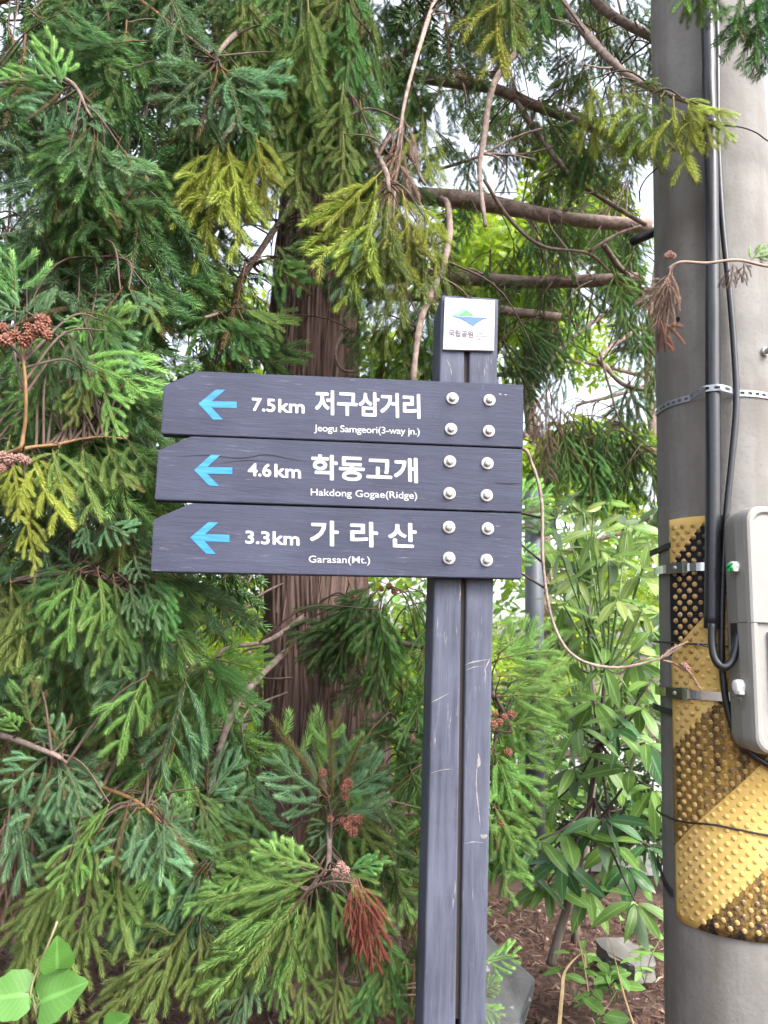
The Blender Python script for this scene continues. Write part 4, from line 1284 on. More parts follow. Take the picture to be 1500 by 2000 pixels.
# left, below board height
for a in [(160, 1110, 130, 1270, 'bright', 'hang'), (190, 1110, 200, 1300, 'bright', 'hang'), (220, 1120, 240, 1320, 'green', 'hang'), (150, 1110, 60, 1250, 'green', 'hang'), (70, 1120, 30, 1310, 'olive', 'hang'), (250, 1130, 270, 1230, 'blue', 'hang'), (280, 1130, 310, 1230, 'blue', 'hang'), (300, 1120, 330, 1250, 'green', 'hang'), (110, 1130, 80, 1220, 'bright', 'hang'), (20, 1130, 15, 1310, 'olive', 'hang'),
          (100, 1470, 5, 1545, 'blue', 'fan'), (105, 1480, 40, 1620, 'blue', 'fan'), (115, 1490, 110, 1600, 'blue', 'fan'), (125, 1490, 160, 1590, 'blue', 'fan'), (60, 1420, 55, 1330, 'green', 'tuft'), (40, 1430, 10, 1400, 'bright', 'fan'), (130, 1470, 90, 1400, 'blue', 'fan'),
          (150, 1420, 120, 1460, 'green', 'hang'), (220, 1560, 150, 1650, 'bright', 'hang'), (160, 1620, 110, 1740, 'bright', 'fan'), (165, 1620, 190, 1720, 'bright', 'fan'), (250, 1570, 210, 1700, 'blue', 'fan'), (270, 1570, 265, 1720, 'blue', 'fan'), (300, 1590, 310, 1730, 'blue', 'fan'), (320, 1600, 320, 1680, 'blue', 'hang'), (330, 1620, 350, 1560, 'blue', 'fan')]:
    hs_(*a[:4], 1.62, a[4], a[5], left)
for a in [(430, 1290, 515, 1320, 'bright', 'fan'), (425, 1285, 470, 1270, 'bright', 'fan'), (420, 1290, 300, 1385, 'bright', 'hang'), (410, 1300, 335, 1460, 'bright', 'hang'), (425, 1310, 380, 1470, 'green', 'hang'), (440, 1300, 440, 1390, 'olive', 'hang'), (410, 1290, 350, 1310, 'blue', 'fan'), (400, 1285, 370, 1240, 'green', 'fan'), (430, 1295, 480, 1360, 'green', 'hang'),
          (400, 1560, 470, 1480, 'blue', 'fan'), (400, 1565, 480, 1560, 'blue', 'fan'), (400, 1570, 440, 1650, 'blue', 'fan'), (380, 1560, 340, 1620, 'blue', 'fan'), (405, 1550, 410, 1480, 'blue', 'fan'), (390, 1570, 390, 1660, 'blue', 'fan')]:
    hs_(*a[:4], 1.95, a[4], a[5])
# light green and blue-green tuft in front of the trunk foot
for a in [(645, 1560, 540, 1395, 'bright', 'fan'), (640, 1560, 535, 1475, 'blue', 'fan'), (650, 1555, 655, 1410, 'bright', 'fan'), (660, 1555, 715, 1440, 'blue', 'fan'), (655, 1565, 755, 1510, 'blue', 'fan'), (640, 1575, 560, 1550, 'blue', 'fan'), (660, 1590, 755, 1585, 'blue', 'fan'), (650, 1600, 605, 1640, 'blue', 'fan'), (645, 1610, 640, 1740, 'blue', 'fan'), (660, 1610, 690, 1680, 'green', 'fan')]:
    hs_(*a[:4], 1.92, a[4], a[5])
for a in [(640, 1700, 500, 1660, 'bright', 'hang'), (630, 1710, 400, 1750, 'bright', 'hang'), (620, 1730, 420, 1830, 'bright', 'hang'), (610, 1740, 480, 1900, 'olive', 'hang'), (600, 1740, 400, 1960, 'bright', 'hang'), (600, 1760, 560, 1930, 'bright', 'hang'), (620, 1740, 620, 1900, 'olive', 'hang'), (640, 1730, 700, 1860, 'bright', 'hang'), (500, 1880, 420, 2050, 'blue', 'hang'), (540, 1850, 550, 1990, 'bright', 'hang'), (570, 1720, 530, 1640, 'bright', 'fan'), (480, 1700, 360, 1780, 'bright', 'hang'), (660, 1700, 760, 1800, 'bright', 'hang'), (690, 1760, 790, 1880, 'green', 'hang'), (680, 1700, 760, 1680, 'green', 'hang')]:
    hs_(*a[:4], 1.72, a[4], a[5])
for a in [(400, 1690, 210, 1850, 'blue', 'hang'), (400, 1695, 300, 1830, 'blue', 'hang'), (405, 1700, 350, 1840, 'blue', 'hang'), (390, 1690, 230, 1790, 'green', 'hang')]:
    hs_(*a[:4], 1.80, a[4], a[5])
# brownish lower sprays by the ground
for a in [(380, 1790, 210, 1990, 'olive'), (370, 1800, 290, 2000, 'olive'), (390, 1800, 380, 2010, 'olive'), (300, 1830, 180, 2010, 'olive'), (400, 1810, 460, 1960, 'olive'), (760, 1850, 700, 2020, 'green'), (720, 1860, 800, 1990, 'green'), (780, 1830, 740, 1960, 'olive'), (660, 1880, 640, 2040, 'olive'), (590, 1880, 600, 2040, 'olive')]:
    hs_(*a[:4], 1.75, a[4], 'hang')
for a in [(140, 1660, 40, 1830, 'olive'), (160, 1680, 90, 1880, 'olive'), (180, 1680, 140, 1900, 'olive'), (120, 1680, 20, 1900, 'olive'), (230, 1700, 250, 1870, 'olive'), (150, 1760, 60, 1960, 'olive'), (170, 1800, 130, 1990, 'olive'), (90, 1780, 30, 2010, 'olive')]:
    hs_(*a[:4], 1.70, a[4], 'hang', left)
for a in [(20, 1570, 0, 1760, 'dead'), (40, 1580, 30, 1840, 'dead'), (10, 1600, -20, 1850, 'dead'), (60, 1600, 20, 1720, 'dead'), (150, 400, 130, 520, 'red'), (200, 380, 200, 500, 'red'), (240, 330, 235, 420, 'red')]:
    hs_(*a[:4], 1.85, a[4], 'fine', left)
# dry red frond under the tuft, brown ones elsewhere
for a in [(690, 1715, 690, 1830), (695, 1715, 718, 1900), (700, 1715, 738, 1880), (692, 1715, 705, 1870)]:
    hs_(*a, 1.66, 'red', 'fine')
for a in [(1070, 740, 1060, 890), (1060, 830, 1080, 940), (1050, 870, 1040, 840)]:
    hs_(*a, 2.3, 'dead', 'fine')
# fine bright sprays right of the post
for a in [(965, 1290, 1090, 1275), (970, 1320, 1105, 1330), (970, 1360, 1110, 1375), (975, 1400, 1105, 1420), (970, 1450, 1080, 1490), (965, 1490, 1060, 1570), (965, 1530, 1040, 1620), (962, 1570, 1010, 1690), (960, 1620, 985, 1750), (970, 1280, 1050, 1230), (960, 1460, 1000, 1580), (965, 1380, 1050, 1450), (990, 1420, 1070, 1400), (960, 1500, 970, 1650), (1000, 1350, 1085, 1300)]:
    hs_(*a, rng.uniform(2.0, 2.15), 'bright', 'fan')
for a in [(980, 1010, 1075, 965, 'bright'), (985, 1020, 1070, 1010, 'bright'), (985, 1100, 1050, 1080, 'bright'), (940, 1880, 1010, 1870, 'bright'), (935, 1940, 975, 1925, 'bright'), (930, 1960, 975, 1990, 'bright')]:
    hs_(*a[:4], 2.0, a[4], 'fan')

for a in [(1285, 1290, 1342, 1254), (1295, 1290, 1338, 1312), (1330, 1296, 1372, 1352)]:
    b_ = at(a[0], a[1], 1.675); t_ = at(a[2], a[3], 1.66)
    P = smooth(np.array([b_, (b_ + t_) / 2 + [0, 0, .006], t_]), 4)
    V, F, C = needles(P, 900, .008, .0016, .2, True, 38)
    V2, F2, C2 = stem_tri(P, .0022, .0010, 1.0)
    me = np_mesh('dry_shoot', np.vstack([V, V2]) - cedar.base, np.vstack([F, F2 + len(V)])); vcol(me, 'Col', np.vstack([C, C2]))
    link('dry_shoot', me, NM['dead'], cedar.root)
for a in [(745, 1130, 640, 1230, 'deep'), (760, 1140, 690, 1290, 'green'), (740, 1150, 600, 1300, 'deep'), (750, 1180, 720, 1330, 'green'), (700, 1170, 560, 1260, 'deep'), (690, 1200, 640, 1330, 'deep'), (760, 1200, 770, 1340, 'green'), (600, 420, 560, 520, 'deep'), (680, 400, 690, 520, 'olive'), (655, 430, 640, 520, 'green'), (700, 620, 690, 720, 'green')]:
    hs_(*a[:4], 2.32, a[4], 'hang')
# ---- generic depth fill
def fill(tree, x0, x1, y0, y1, n, Y0, Y1, pals, kinds, ln=(120, 210), spread=30, lean=0, connect=True):
    for k in range(n):
        x = rng.uniform(x0, x1); y = rng.uniform(y0, y1); Y = rng.uniform(Y0, Y1)
        a = R(rng.normal(lean, spread)); l = rng.uniform(*ln) * 1.9 / Y
        tree.spray(at(x, y, Y), at(x + math.sin(a) * l, y + math.cos(a) * l, Y + rng.normal(-.03, .05)), str(rng.choice(pals)), str(rng.choice(kinds)), connect)
G = ['deep', 'green', 'green', 'blue', 'blue', 'olive']
HF = ['hang', 'fan', 'hang']
fill(left, -40, 330, -100, 620, 80, 1.80, 2.35, ['deep', 'green', 'green', 'blue', 'deep'], HF, lean=-8)
fill(left, -40, 300, 560, 1120, 60, 1.72, 2.2, G, HF, lean=0)
fill(left, -40, 390, 1100, 1620, 60, 1.72, 2.2, G, HF)
fill(left, -30, 440, 1450, 1760, 36, 1.75, 2.1, ['green', 'blue', 'blue', 'bright'], HF)
fill(left, -420, -30, 0, 1650, 60, 1.9, 3.0, ['deep', 'green', 'green'], ['low'], (200, 330), 35)
fill(left, -60, 440, -150, 1650, 210, 2.3, 3.3, ['deep', 'deep', 'green'], ['low'], (190, 320), 35)
fill(cedar, 320, 500, -60, 620, 42, 2.05, 2.5, ['deep', 'green', 'deep', 'olive'], HF, lean=-5)
fill(cedar, 370, 480, 620, 735, 12, 2.1, 2.5, ['green', 'deep', 'bright'], HF)
fill(cedar, 730, 860, 1100, 1500, 30, 2.15, 2.5, ['deep', 'green', 'green'], ['hang', 'fine'])
fill(cedar, 660, 730, 1130, 1230, 4, 2.3, 2.5, ['deep', 'green'], HF)
fill(cedar, 640, 830, 1480, 1920, 44, 1.90, 2.35, ['green', 'bright', 'deep', 'olive'], ['hang', 'hang', 'fan'], lean=15)
fill(cedar, 400, 660, 1640, 1800, 26, 1.85, 2.3, ['green', 'bright', 'blue'], HF, lean=-20)
fill(cedar, 730, 900, 540, 740, 16, 2.3, 2.6, ['deep', 'green', 'olive'], ['hang'])
fill(cedar, 690, 860, 200, 480, 12, 2.1, 2.5, ['olive', 'green', 'yellow'], ['hang'])
fill(cedar, 870, 1010, 460, 760, 18, 2.5, 2.8, ['deep', 'green'], ['fine'])
fill(cedar, 700, 1290, -120, 300, 90, 2.2, 3.0, ['deep', 'green', 'olive', 'green'], ['fine', 'hang'], (90, 170))
fill(cedar, 1050, 1290, 230, 560, 36, 2.45, 3.0, ['green', 'deep', 'bright'], ['fine'], (90, 170))
fill(cedar, 360, 490, 1380, 1560, 14, 2.0, 2.4, ['deep', 'green', 'blue'], HF)
# crown that carries on above the picture: it shades what is in view
fill(cedar, 250, 1100, -900, -80, 70, 2.3, 3.3, ['deep', 'green'], ['low'], (260, 420), 50)
fill(left, -700, 300, -700, -60, 45, 2.2, 3.2, ['deep', 'green'], ['low'], (260, 420), 50)
fill(left, 20, 290, 600, 850, 22, 1.60, 1.80, ['green', 'blue', 'bright', 'green'], ['fan', 'hang'])
fill(left, 0, 300, 250, 560, 16, 1.65, 1.85, ['green', 'blue', 'deep'], ['fan', 'hang'])
fill(left, 20, 330, 1080, 1330, 14, 1.62, 1.85, ['green', 'blue', 'bright'], ['hang'])
for a in [(110, 640, 60, 740, 'green', 'hang'), (130, 650, 160, 760, 'blue', 'hang'), (100, 700, 120, 810, 'green', 'hang'), (170, 720, 140, 830, 'olive', 'hang'), (80, 760, 20, 830, 'green', 'fan'), (200, 760, 230, 850, 'bright', 'hang'), (150, 700, 230, 740, 'bright', 'fan'), (95, 690, 95, 780, 'deep', 'hang')]:
    hs_(*a[:4], 1.52, a[4], a[5], left)
cedar.finish(); left.finish()

# ---- cones
def cone_mesh(seed):
    r2 = np.random.default_rng(seed); V = []; F = []
    n = 34
    for i in range(n):
        z = 1 - 2 * (i + .5) / n; a = i * GOLD; r_ = math.sqrt(1 - z * z)
        d = np.array([r_ * math.cos(a), r_ * math.sin(a), z]); t = nrm(np.cross(d, [.3, .2, 1.0])); b = np.cross(d, t)
        o = len(V); c = d * .0088
        V += [c + t * .0042 * 0.9, c + b * .0040, c - t * .0042 * .9, c - b * .0040, d * .0150 + b * r2.uniform(.0005, .003), d * .0128 - b * .002]
        F += [(o, o + 1, o + 4), (o + 1, o + 2, o + 4), (o + 2, o + 3, o + 5), (o + 3, o, o + 5), (o, o + 4, o + 5), (o + 2, o + 5, o + 4)]
    return np_mesh('cone', np.array(V), F)
CONE = plain('cone_brown', (.19, .075, .048), .75, var=.45, scale=160)
CONE_P = plain('cone_pinkish', (.24, .135, .11), .75, var=.4, scale=160)
cms = []
for i in range(4):
    me = cone_mesh(i); me.materials.append(CONE if i < 3 else CONE_P); cms.append(me)
def cones(tree, lst, Y, which=None, k=1.0):
    for (x, y) in lst:
        p = at(x, y, Y + rng.uniform(-.015, .015)) - tree.base
        o = link('cone', cms[which if which is not None else int(rng.integers(3))], None, tree.root, p)
        o.rotation_euler = rng.uniform(0, 6, 3); s = .84 * k * rng.uniform(.8, 1.15); o.scale = (s, s, s)
cones(left, [(5, 640), (20, 660), (10, 665), (48, 668), (58, 655), (75, 640), (88, 628), (85, 645), (68, 652), (92, 655), (55, 640), (30, 655), (80, 625)], 1.34, None, 1.05)
cones(left, [(5, 892), (22, 896), (40, 895), (52, 900), (3, 915), (15, 905)], 1.36, 3, 1.0)
cones(cedar, [(685, 1600), (695, 1610), (680, 1615), (700, 1600), (690, 1625), (670, 1605), (672, 1540), (680, 1530), (630, 1510), (675, 1555), (645, 1600)], 1.88, None, .95)
cones(left, [(300, 1475), (310, 1485), (285, 1530), (280, 1490), (320, 1470)], 1.85, None, .9)
cones(cedar, [(968, 1395), (975, 1410), (985, 1400), (1000, 1395), (993, 1470), (978, 1608), (965, 1415)], 2.0, None, .95)
cones(cedar, [(745, 1150), (760, 1145), (770, 1155), (690, 1170), (680, 1175)], 2.35, None, 1.0)
cones(cedar, [(665, 1690), (675, 1700), (655, 1705), (672, 1712)], 1.70, 3, .8)
cones(cedar, [(805, 1440), (812, 1450)], 2.28, 3, .9)

# dry twig tip with a grey cone against the guard, and the dry sprig crossing the pole
cones(cedar, [(1337, 1300), (1342, 1306)], 1.665, 3, .75)
sprig = thing('dry_sprig', at(1510, 520, 1.62), 'dry brown conifer sprig reaching across the pole with hanging dead needles', 'twig')
V, F = tube(smooth(ats([(1520, 0, 1.60), (1600, 200, 1.61), (1630, 420, 1.62), (1560, 520, 1.62), (1500, 520, 1.62), (1440, 508, 1.62), (1380, 514, 1.63), (1330, 512, 1.64), (1305, 525, 1.65)]), 6), .0036, 7)
part('stem', V, F, plain('dry_stem', (.30, .21, .17), .85, var=.3), sprig, True)
def sprig_spray(x0, y0, x1, y1, pal, kind):
    b_, t_ = at(x0, y0, 1.64), at(x1, y1, 1.64); d = t_ - b_; L = np.linalg.norm(d); X = d / L
    me, ml = spray_mesh(kind, int(rng.integers(len(SPR[kind]))), pal); k = L / ml
    Z = nrm(EYE - b_); Z = nrm(Z - X * (Z @ X)); Yv = np.cross(Z, X)
    o = link('foliage_spray', me, None, sprig); q = b_ - np.array(sprig.location)
    o.matrix_local = Matrix([[X[i] * k, Yv[i] * k * .7, Z[i] * k, q[i]] for i in range(3)] + [[0, 0, 0, 1]])
for a in [(1318, 515, 1262, 610, 'dead', 'fine'), (1312, 520, 1270, 650, 'dead', 'fine'), (1308, 520, 1292, 655, 'dead', 'fine'), (1305, 540, 1255, 600, 'dead', 'tuft'), (1290, 625, 1297, 685, 'red', 'tuft'), (1432, 510, 1425, 560, 'dead', 'tuft'), (1452, 510, 1448, 550, 'dead', 'tuft'), (1465, 510, 1495, 480, 'bright', 'tuft'), (1470, 505, 1510, 500, 'bright', 'tuft')]:
    sprig_spray(*a)
for (x, y) in ((1308, 496), (1314, 500), (1303, 500), (1303, 550), (1302, 556)):
    o = link('cone', cms[3], None, sprig, at(x, y, 1.64) - np.array(sprig.location)); o.scale = (.6, .6, .6); o.rotation_euler = rng.uniform(0, 6, 3)

# ---- background cedar with fine hanging foliage (right, between sign and pole)
bb = at(1420, 1500, 3.9); bb[2] = .38
back = Tree('cedar_tree', bb, 'further conifer with fine drooping dark foliage between the sign and the pole', 'tree')
V, F, BP = trunk_mesh([(1440, 1700, 3.9), (1400, 1000, 3.9), (1390, 600, 3.9), (1380, -300, 3.9)], [.15, .13, .12, .09], .3, 11, 60, 60)
part('trunk', V, F, BARK, back.root); back.pts.append(BP)
back.branch([(1390, 560, 3.9), (1250, 640, 3.5), (1170, 690, 3.3), (1180, 720, 3.25), (1215, 750, 3.2), (1275, 765, 3.15)], .014, .009, LIMB_PALE)
back.branch([(1390, 500, 3.9), (1200, 600, 3.4), (1100, 680, 3.2), (1060, 740, 3.1)], .014, .006)
back.branch([(1172, 690, 3.25), (1195, 760, 3.2), (1215, 820, 3.15), (1278, 880, 3.1)], .006, .004)
back.branch([(1395, 700, 3.9), (1250, 760, 3.5), (1130, 790, 3.3)], .014, .006)
back.branch([(1395, 850, 3.9), (1290, 880, 3.5), (1180, 880, 3.3)], .012, .006)
fill(back, 1080, 1180, 780, 870, 22, 3.0, 3.5, ['deep', 'green', 'olive'], ['fine'], (170, 260), 18)
fill(back, 1170, 1290, 820, 920, 16, 3.0, 3.5, ['deep', 'olive', 'green'], ['fine'], (170, 260), 18)
fill(back, 1200, 1290, 560, 760, 14, 3.0, 3.5, ['green', 'deep'], ['fine'], (150, 240), 15)
fill(back, 1010, 1110, 560, 760, 14, 3.0, 3.5, ['deep', 'deep', 'green'], ['fine'], (150, 240), 18)
fill(back, 1030, 1280, 380, 560, 18, 3.1, 3.7, ['deep', 'green'], ['fine'], (150, 240), 25)
fill(back, 690, 1290, -150, 330, 95, 3.2, 4.3, ['green', 'olive', 'deep'], ['low'], (110, 200), 35, connect=False)
fill(back, 860, 1290, 330, 620, 30, 3.2, 4.3, ['green', 'deep'], ['low'], (110, 190), 30, connect=False)
back.finish()

# ------------------------------------------------------------------ broad leaves
def leaf_geo(L, W, n=6, droop=.25, fold=.18, shape='ellip', wav=.0):
    V = []; UV = []
    for i in range(n + 1):
        t = i / n
        if shape == 'ellip': w_ = W / 2 * (math.sin(math.pi * min(1, t ** .9)) ** .75 if 0 < t < 1 else 0)
        else: w_ = 0
        w_ = max(w_, .0008)
        x = L * t; z = -droop * L * t * t
        for u in (-1, -.5, 0, .5, 1):
            V.append((x, u * w_, z + abs(u) * w_ * fold + wav * W * math.sin(t * 9 + u * 2) * abs(u)))
            UV.append(((u + 1) / 2, t))
    F = []
    for i in range(n):
        for j in range(4): F.append((i * 5 + j + 5, i * 5 + j + 6, i * 5 + j + 1, i * 5 + j))
    return np.array(V), F, UV
def leaf_mat(name, c0, c1, rough=.38, tr=.25, vein=.4, under=None):
    m = NT(name); m.rough(rough); m.b.inputs['Specular IOR Level'].default_value = .45
    uv = m.coord('UV'); sp = m.add('ShaderNodeSeparateXYZ'); m.l(uv, sp.inputs[0])
    ax = m.math('ABSOLUTE', m.math('SUBTRACT', sp.outputs[0], .5))
    mid = m.ramp(ax, [(.0, 1.), (.035, .75), (.07, 0.)])
    wv = m.math('SINE', m.math('MULTIPLY', m.math('SUBTRACT', sp.outputs[1], m.math('MULTIPLY', ax, .55)), 58.))
    side = m.ramp(wv, [(.86, 0.), (.98, .35)])
    oi = m.add('ShaderNodeObjectInfo')
    n = m.noise(m.coord(), 30, 3)
    c = m.mix(m.math('ADD', m.math('MULTIPLY', oi.outputs['Random'], .8), m.math('MULTIPLY', n, .25)), c0, c1)
    c = m.mix(m.math('MULTIPLY', m.math('MAXIMUM', mid, side), vein), c, tuple(min(1, x * 2.2 + .06) for x in c1))
    bl = m.ramp(m.noise(m.coord('UV'), 9, 4, .7), [(.66, 0.), (.72, .55)])
    c = m.mix(m.math('MULTIPLY', bl, m.math('GREATER_THAN', oi.outputs['Random'], .55)), c, (.16, .12, .04))
    if under:
        geo = m.add('ShaderNodeNewGeometry'); c = m.mix(geo.outputs['Backfacing'], c, under)
    m.col(c); m.bump(m.math('MAXIMUM', mid, side), .25, .002)
    m.translucent(c, tr)
    return m.m
LM_DARK = leaf_mat('shrub_leaf_dark', (.032, .088, .032), (.062, .155, .048), .30, .20, .5, (.12, .20, .11))
LM_MID = leaf_mat('shrub_leaf_mid', (.095, .190, .042), (.165, .290, .062), .36, .32, .45, (.17, .26, .15))
LM_YOUNG = leaf_mat('shrub_leaf_young', (.19, .330, .080), (.34, .42, .13), .38, .42, .4, (.25, .34, .22))
LM_LIME = leaf_mat('vine_leaf_lime', (.068, .185, .030), (.088, .215, .040), .5, .3, .3)
LM_WEED = leaf_mat('weed_leaf', (.13, .28, .06), (.24, .42, .10), .45, .35, .35)
shape = [leaf_geo(1, .30, 6, .12, .18, wav=.03), leaf_geo(1, .34, 6, .28, .14, wav=.04), leaf_geo(1, .27, 6, .40, .20, wav=.03), leaf_geo(1, .40, 6, .20, .12, wav=.05)]
_lm = {}
def leaf_me(i, mat):
    k = (i, mat.name)
    if k not in _lm:
        V, F, UV = shape[i]; me = np_mesh('leaf', V, F, True); vuv(me, UV); me.materials.append(mat); _lm[k] = me
    return _lm[k]
def put_leaf(root, rootloc, p, d, L, mat, i=None, roll=None):
    X = nrm(d); up = np.array([0, 0, 1.0]) + rng.normal(0, .3, 3) + (EYE - p) * .18
    if roll is not None: up = roll
    Z = nrm(up - X * (up @ X)); Y_ = np.cross(Z, X)
    o = link('leaf', leaf_me(int(rng.integers(4)) if i is None else i, mat), None, root)
    q = p - rootloc
    o.matrix_local = Matrix([[X[k] * L, Y_[k] * L, Z[k] * L, q[k]] for k in range(3)] + [[0, 0, 0, 1]])
    return o
SY = 2.60
sb = at(1078, 1872, SY)
shrub = thing('broadleaf_shrub', sb, 'evergreen shrub with long glossy leaves growing between signpost and pole', 'shrub')
STEM = bark_mat('shrub_stem_grey', (.10, .08, .07), (.24, .20, .17)); STEM_D = plain('shrub_twig_dark', (.055, .032, .028), .7, var=.3); STEM_G = plain('shrub_shoot_green', (.10, .17, .05), .6, var=.3)
def sstem(pts, r0, r1, mat, name='stem'):
    P = smooth(ats(pts), 6); V, F = tube(P, np.linspace(r0, r1, len(P)), 7); part(name, V, F, mat, shrub, True); return P
sstem([(1075, 1885, SY), (1090, 1830, SY), (1110, 1760, SY), (1135, 1650, SY), (1150, 1600, SY)], .017, .010, STEM)
sstem([(1140, 1640, SY), (1152, 1560, SY), (1170, 1450, SY), (1180, 1340, SY), (1188, 1305, SY)], .009, .006, STEM_D)
sstem([(1140, 1640, SY), (1180, 1590, 2.55), (1215, 1540, 2.5)], .008, .004, STEM_D)
whorls = []
def wh(x, y, Y, n, mat, L, dirx=0, frm=(1160, 1560), droop=.40):
    whorls.append((x, y)); p = at(x, y, Y)
    fx, fy = frm
    sstem([(fx, fy, SY), ((x + fx) / 2, (y + fy) / 2 + 14, (Y + SY) / 2), (x, y, Y)], .0045, .003, STEM_D if mat is not LM_YOUNG else STEM_G, 'twig')
    a0 = rng.uniform(0, 6.28); tilt = rng.uniform(.1, .7); ta = rng.uniform(0, 6.28)
    for k in range(n):
        a = a0 + k * 2 * math.pi / n + rng.normal(0, .25)
        el = -droop + tilt * math.cos(a - ta) + rng.normal(0, .32)
        d = np.array([math.cos(a) * math.cos(el), math.sin(a) * math.cos(el) * .8 - .15, math.sin(el)])
        put_leaf(shrub, sb, p + d * .012, d, L * rng.uniform(.62, 1.05), mat if rng.uniform() < .8 else LM_MID)
for (x, y, n) in ((1150, 1735, 9), (1070, 1725, 8), (1225, 1690, 8), (1100, 1620, 8), (1265, 1650, 7), (1180, 1600, 7), (1055, 1640, 6), (1240, 1760, 6), (1215, 1580, 7), (1100, 1680, 6), (1030, 1700, 5)):
    wh(x, y, rng.uniform(2.35, 2.65), n, LM_DARK if rng.uniform() < .65 else LM_MID, .155)
for (x, y, n) in ((1175, 1480, 8), (1230, 1500, 7), (1120, 1500, 7), (1260, 1450, 7), (1200, 1420, 7), (1130, 1420, 7), (1250, 1380, 6), (1160, 1370, 7), (1215, 1340, 7), (1110, 1350, 6), (1275, 1540, 6)):
    wh(x, y, rng.uniform(2.35, 2.7), n, LM_DARK if rng.uniform() < .5 else LM_MID, .145, frm=(1170, 1450))
for (x, y, n) in ((1180, 1300, 7), (1110, 1290, 6), (1240, 1290, 7), (1150, 1240, 6), (1270, 1230, 6)):
    wh(x, y, rng.uniform(2.4, 2.7), n, LM_MID, .14, frm=(1186, 1310))
for (x, y, n) in ((1090, 1560, 6), (1240, 1440, 6), (1140, 1450, 6), (1200, 1650, 6), (1270, 1330, 6), (1060, 1330, 5), (1225, 1400, 6)):
    wh(x, y, rng.uniform(2.5, 2.85), n, LM_MID, .14, frm=(1170, 1450))
# upper young shoots
for (x, y, n, L) in ((1130, 1130, 6, .135), (1190, 1090, 7, .14), (1250, 1120, 7, .14), (1160, 1040, 6, .13), (1225, 1030, 7, .14), (1270, 1060, 6, .13), (1095, 1080, 5, .12), (1205, 1170, 6, .13), (1140, 1000, 5, .12), (1255, 1190, 6, .13), (1100, 1180, 5, .12)):
    wh(x, y, rng.uniform(2.45, 2.85), n, LM_YOUNG if rng.uniform() < .75 else LM_MID, L, frm=(1188, 1305), droop=.2)

# second, paler shrub further back
s2b = at(1120, 1760, 3.15); s2b[2] = float(ground_h(np.array(s2b[0]), np.array(s2b[1])))
shrub2 = thing('broadleaf_shrub', s2b, 'paler yellow-green broadleaf shrub standing behind the glossy one', 'shrub')
top2 = at(1150, 1180, 3.15)
P2 = smooth(np.array([s2b, (s2b + top2) / 2 + [.05, 0, 0], top2]), 6)
V, F = tube(P2, np.linspace(.016, .007, len(P2)), 7); part('stem', V, F, STEM, shrub2, True)
for k in range(40):
    c = at(rng.uniform(1040, 1300), rng.uniform(960, 1330), rng.uniform(3.0, 3.45))
    a_ = P2[int(rng.integers(4, len(P2)))]
    V, F = tube(smooth(np.array([a_, (a_ + c) / 2 + [0, 0, .04], c]), 4), np.linspace(.005, .002, 9), 5); part('twig', V, F, STEM_G, shrub2)
    for q in range(6):
        a = rng.uniform(0, 6.28); el = rng.normal(-.15, .5)
        d = np.array([math.cos(a) * math.cos(el), math.sin(a) * math.cos(el), math.sin(el)])
        put_leaf(shrub2, s2b, c + d * .01, d, rng.uniform(.10, .15), LM_YOUNG if rng.uniform() < .55 else LM_MID)

# lower-left vine with three big lime leaves
vb = at(60, 1985, 1.32)
vine = thing('vine_seedling', vb, 'young vine with large lime green leaves at lower left', 'vine')
V, F = tube(smooth(ats([(80, 2040, 1.33), (72, 1985, 1.32), (60, 1938, 1.31), (75, 1890, 1.31), (92, 1850, 1.30), (112, 1800, 1.30)]), 5), .0016, 6)
part('stem', V, F, plain('vine_stem', (.28, .24, .14), .6), vine, True)
def vine_leaf(cx, cy, tx, ty, Y, Lk=1.0):
    """outline with teeth, fan of faces about the midrib"""
    B0, T0 = at(cx, cy, Y), at(tx, ty, Y - .02); X = T0 - B0; L = np.linalg.norm(X); X /= L
    Zv = nrm(EYE - B0 + np.array([0, 0, .35])); Zv = nrm(Zv - X * (Zv @ X)); Yv = np.cross(Zv, X)
    prof_ = [(-.06, .16), (-.10, .30), (-.02, .42), (.10, .50), (.24, .53), (.38, .50), (.52, .43), (.66, .34), (.80, .22), (.90, .12), (1.0, .0)]
    def pt(s, q): return B0 + X * s * L + Yv * q * L + Zv * (abs(q) * .16 - .12 * s * s + .02 * math.sin(9 * s + 5 * q)) * L
    V = []; UV = []
    side_idx = {}
    mids = [max(0, s) for s, _ in prof_]
    for s in mids: V.append(pt(s, 0)); UV.append((.5, s))
    F = []
    for sg in (-1, 1):
        base = len(V)
        for k, (s, q) in enumerate(prof_):
            tooth = 1 + (.05 if k % 2 else -.03) * (1 if 0 < k < 10 else 0)
            q *= .86; V.append(pt(s, sg * q * .5)); UV.append((.5 + sg * .25, max(0, s)))
            V.append(pt(s + .02 * (k % 2), sg * q * tooth)); UV.append((.5 + sg * .5, max(0, s)))
        for k in range(len(prof_) - 1):
            a, b = base + 2 * k, base + 2 * k + 2
            f1, f2 = (k, k + 1, b, a), (a, b, b + 1, a + 1)
            F += [f1, f2] if sg < 0 else [f1[::-1], f2[::-1]]
    part('leaf', np.array(V), F, LM_LIME, vine, True, uv=UV)
vine_leaf(56, 1942, -50, 1950, 1.31); vine_leaf(80, 1956, 166, 1918, 1.31); vine_leaf(112, 1892, 112, 1832, 1.30); vine_leaf(212, 2016, 250, 1986, 1.34)
V, F = tube(smooth(ats([(60, 1938, 1.31), (50, 1938, 1.31), (40, 1940, 1.31)]), 3), .0012, 5); part('petiole', V, F, STEM_G, vine)
V, F = tube(smooth(ats([(62, 1940, 1.31), (70, 1965, 1.31), (80, 1955, 1.31)]), 3), .0012, 5); part('petiole', V, F, STEM_G, vine)

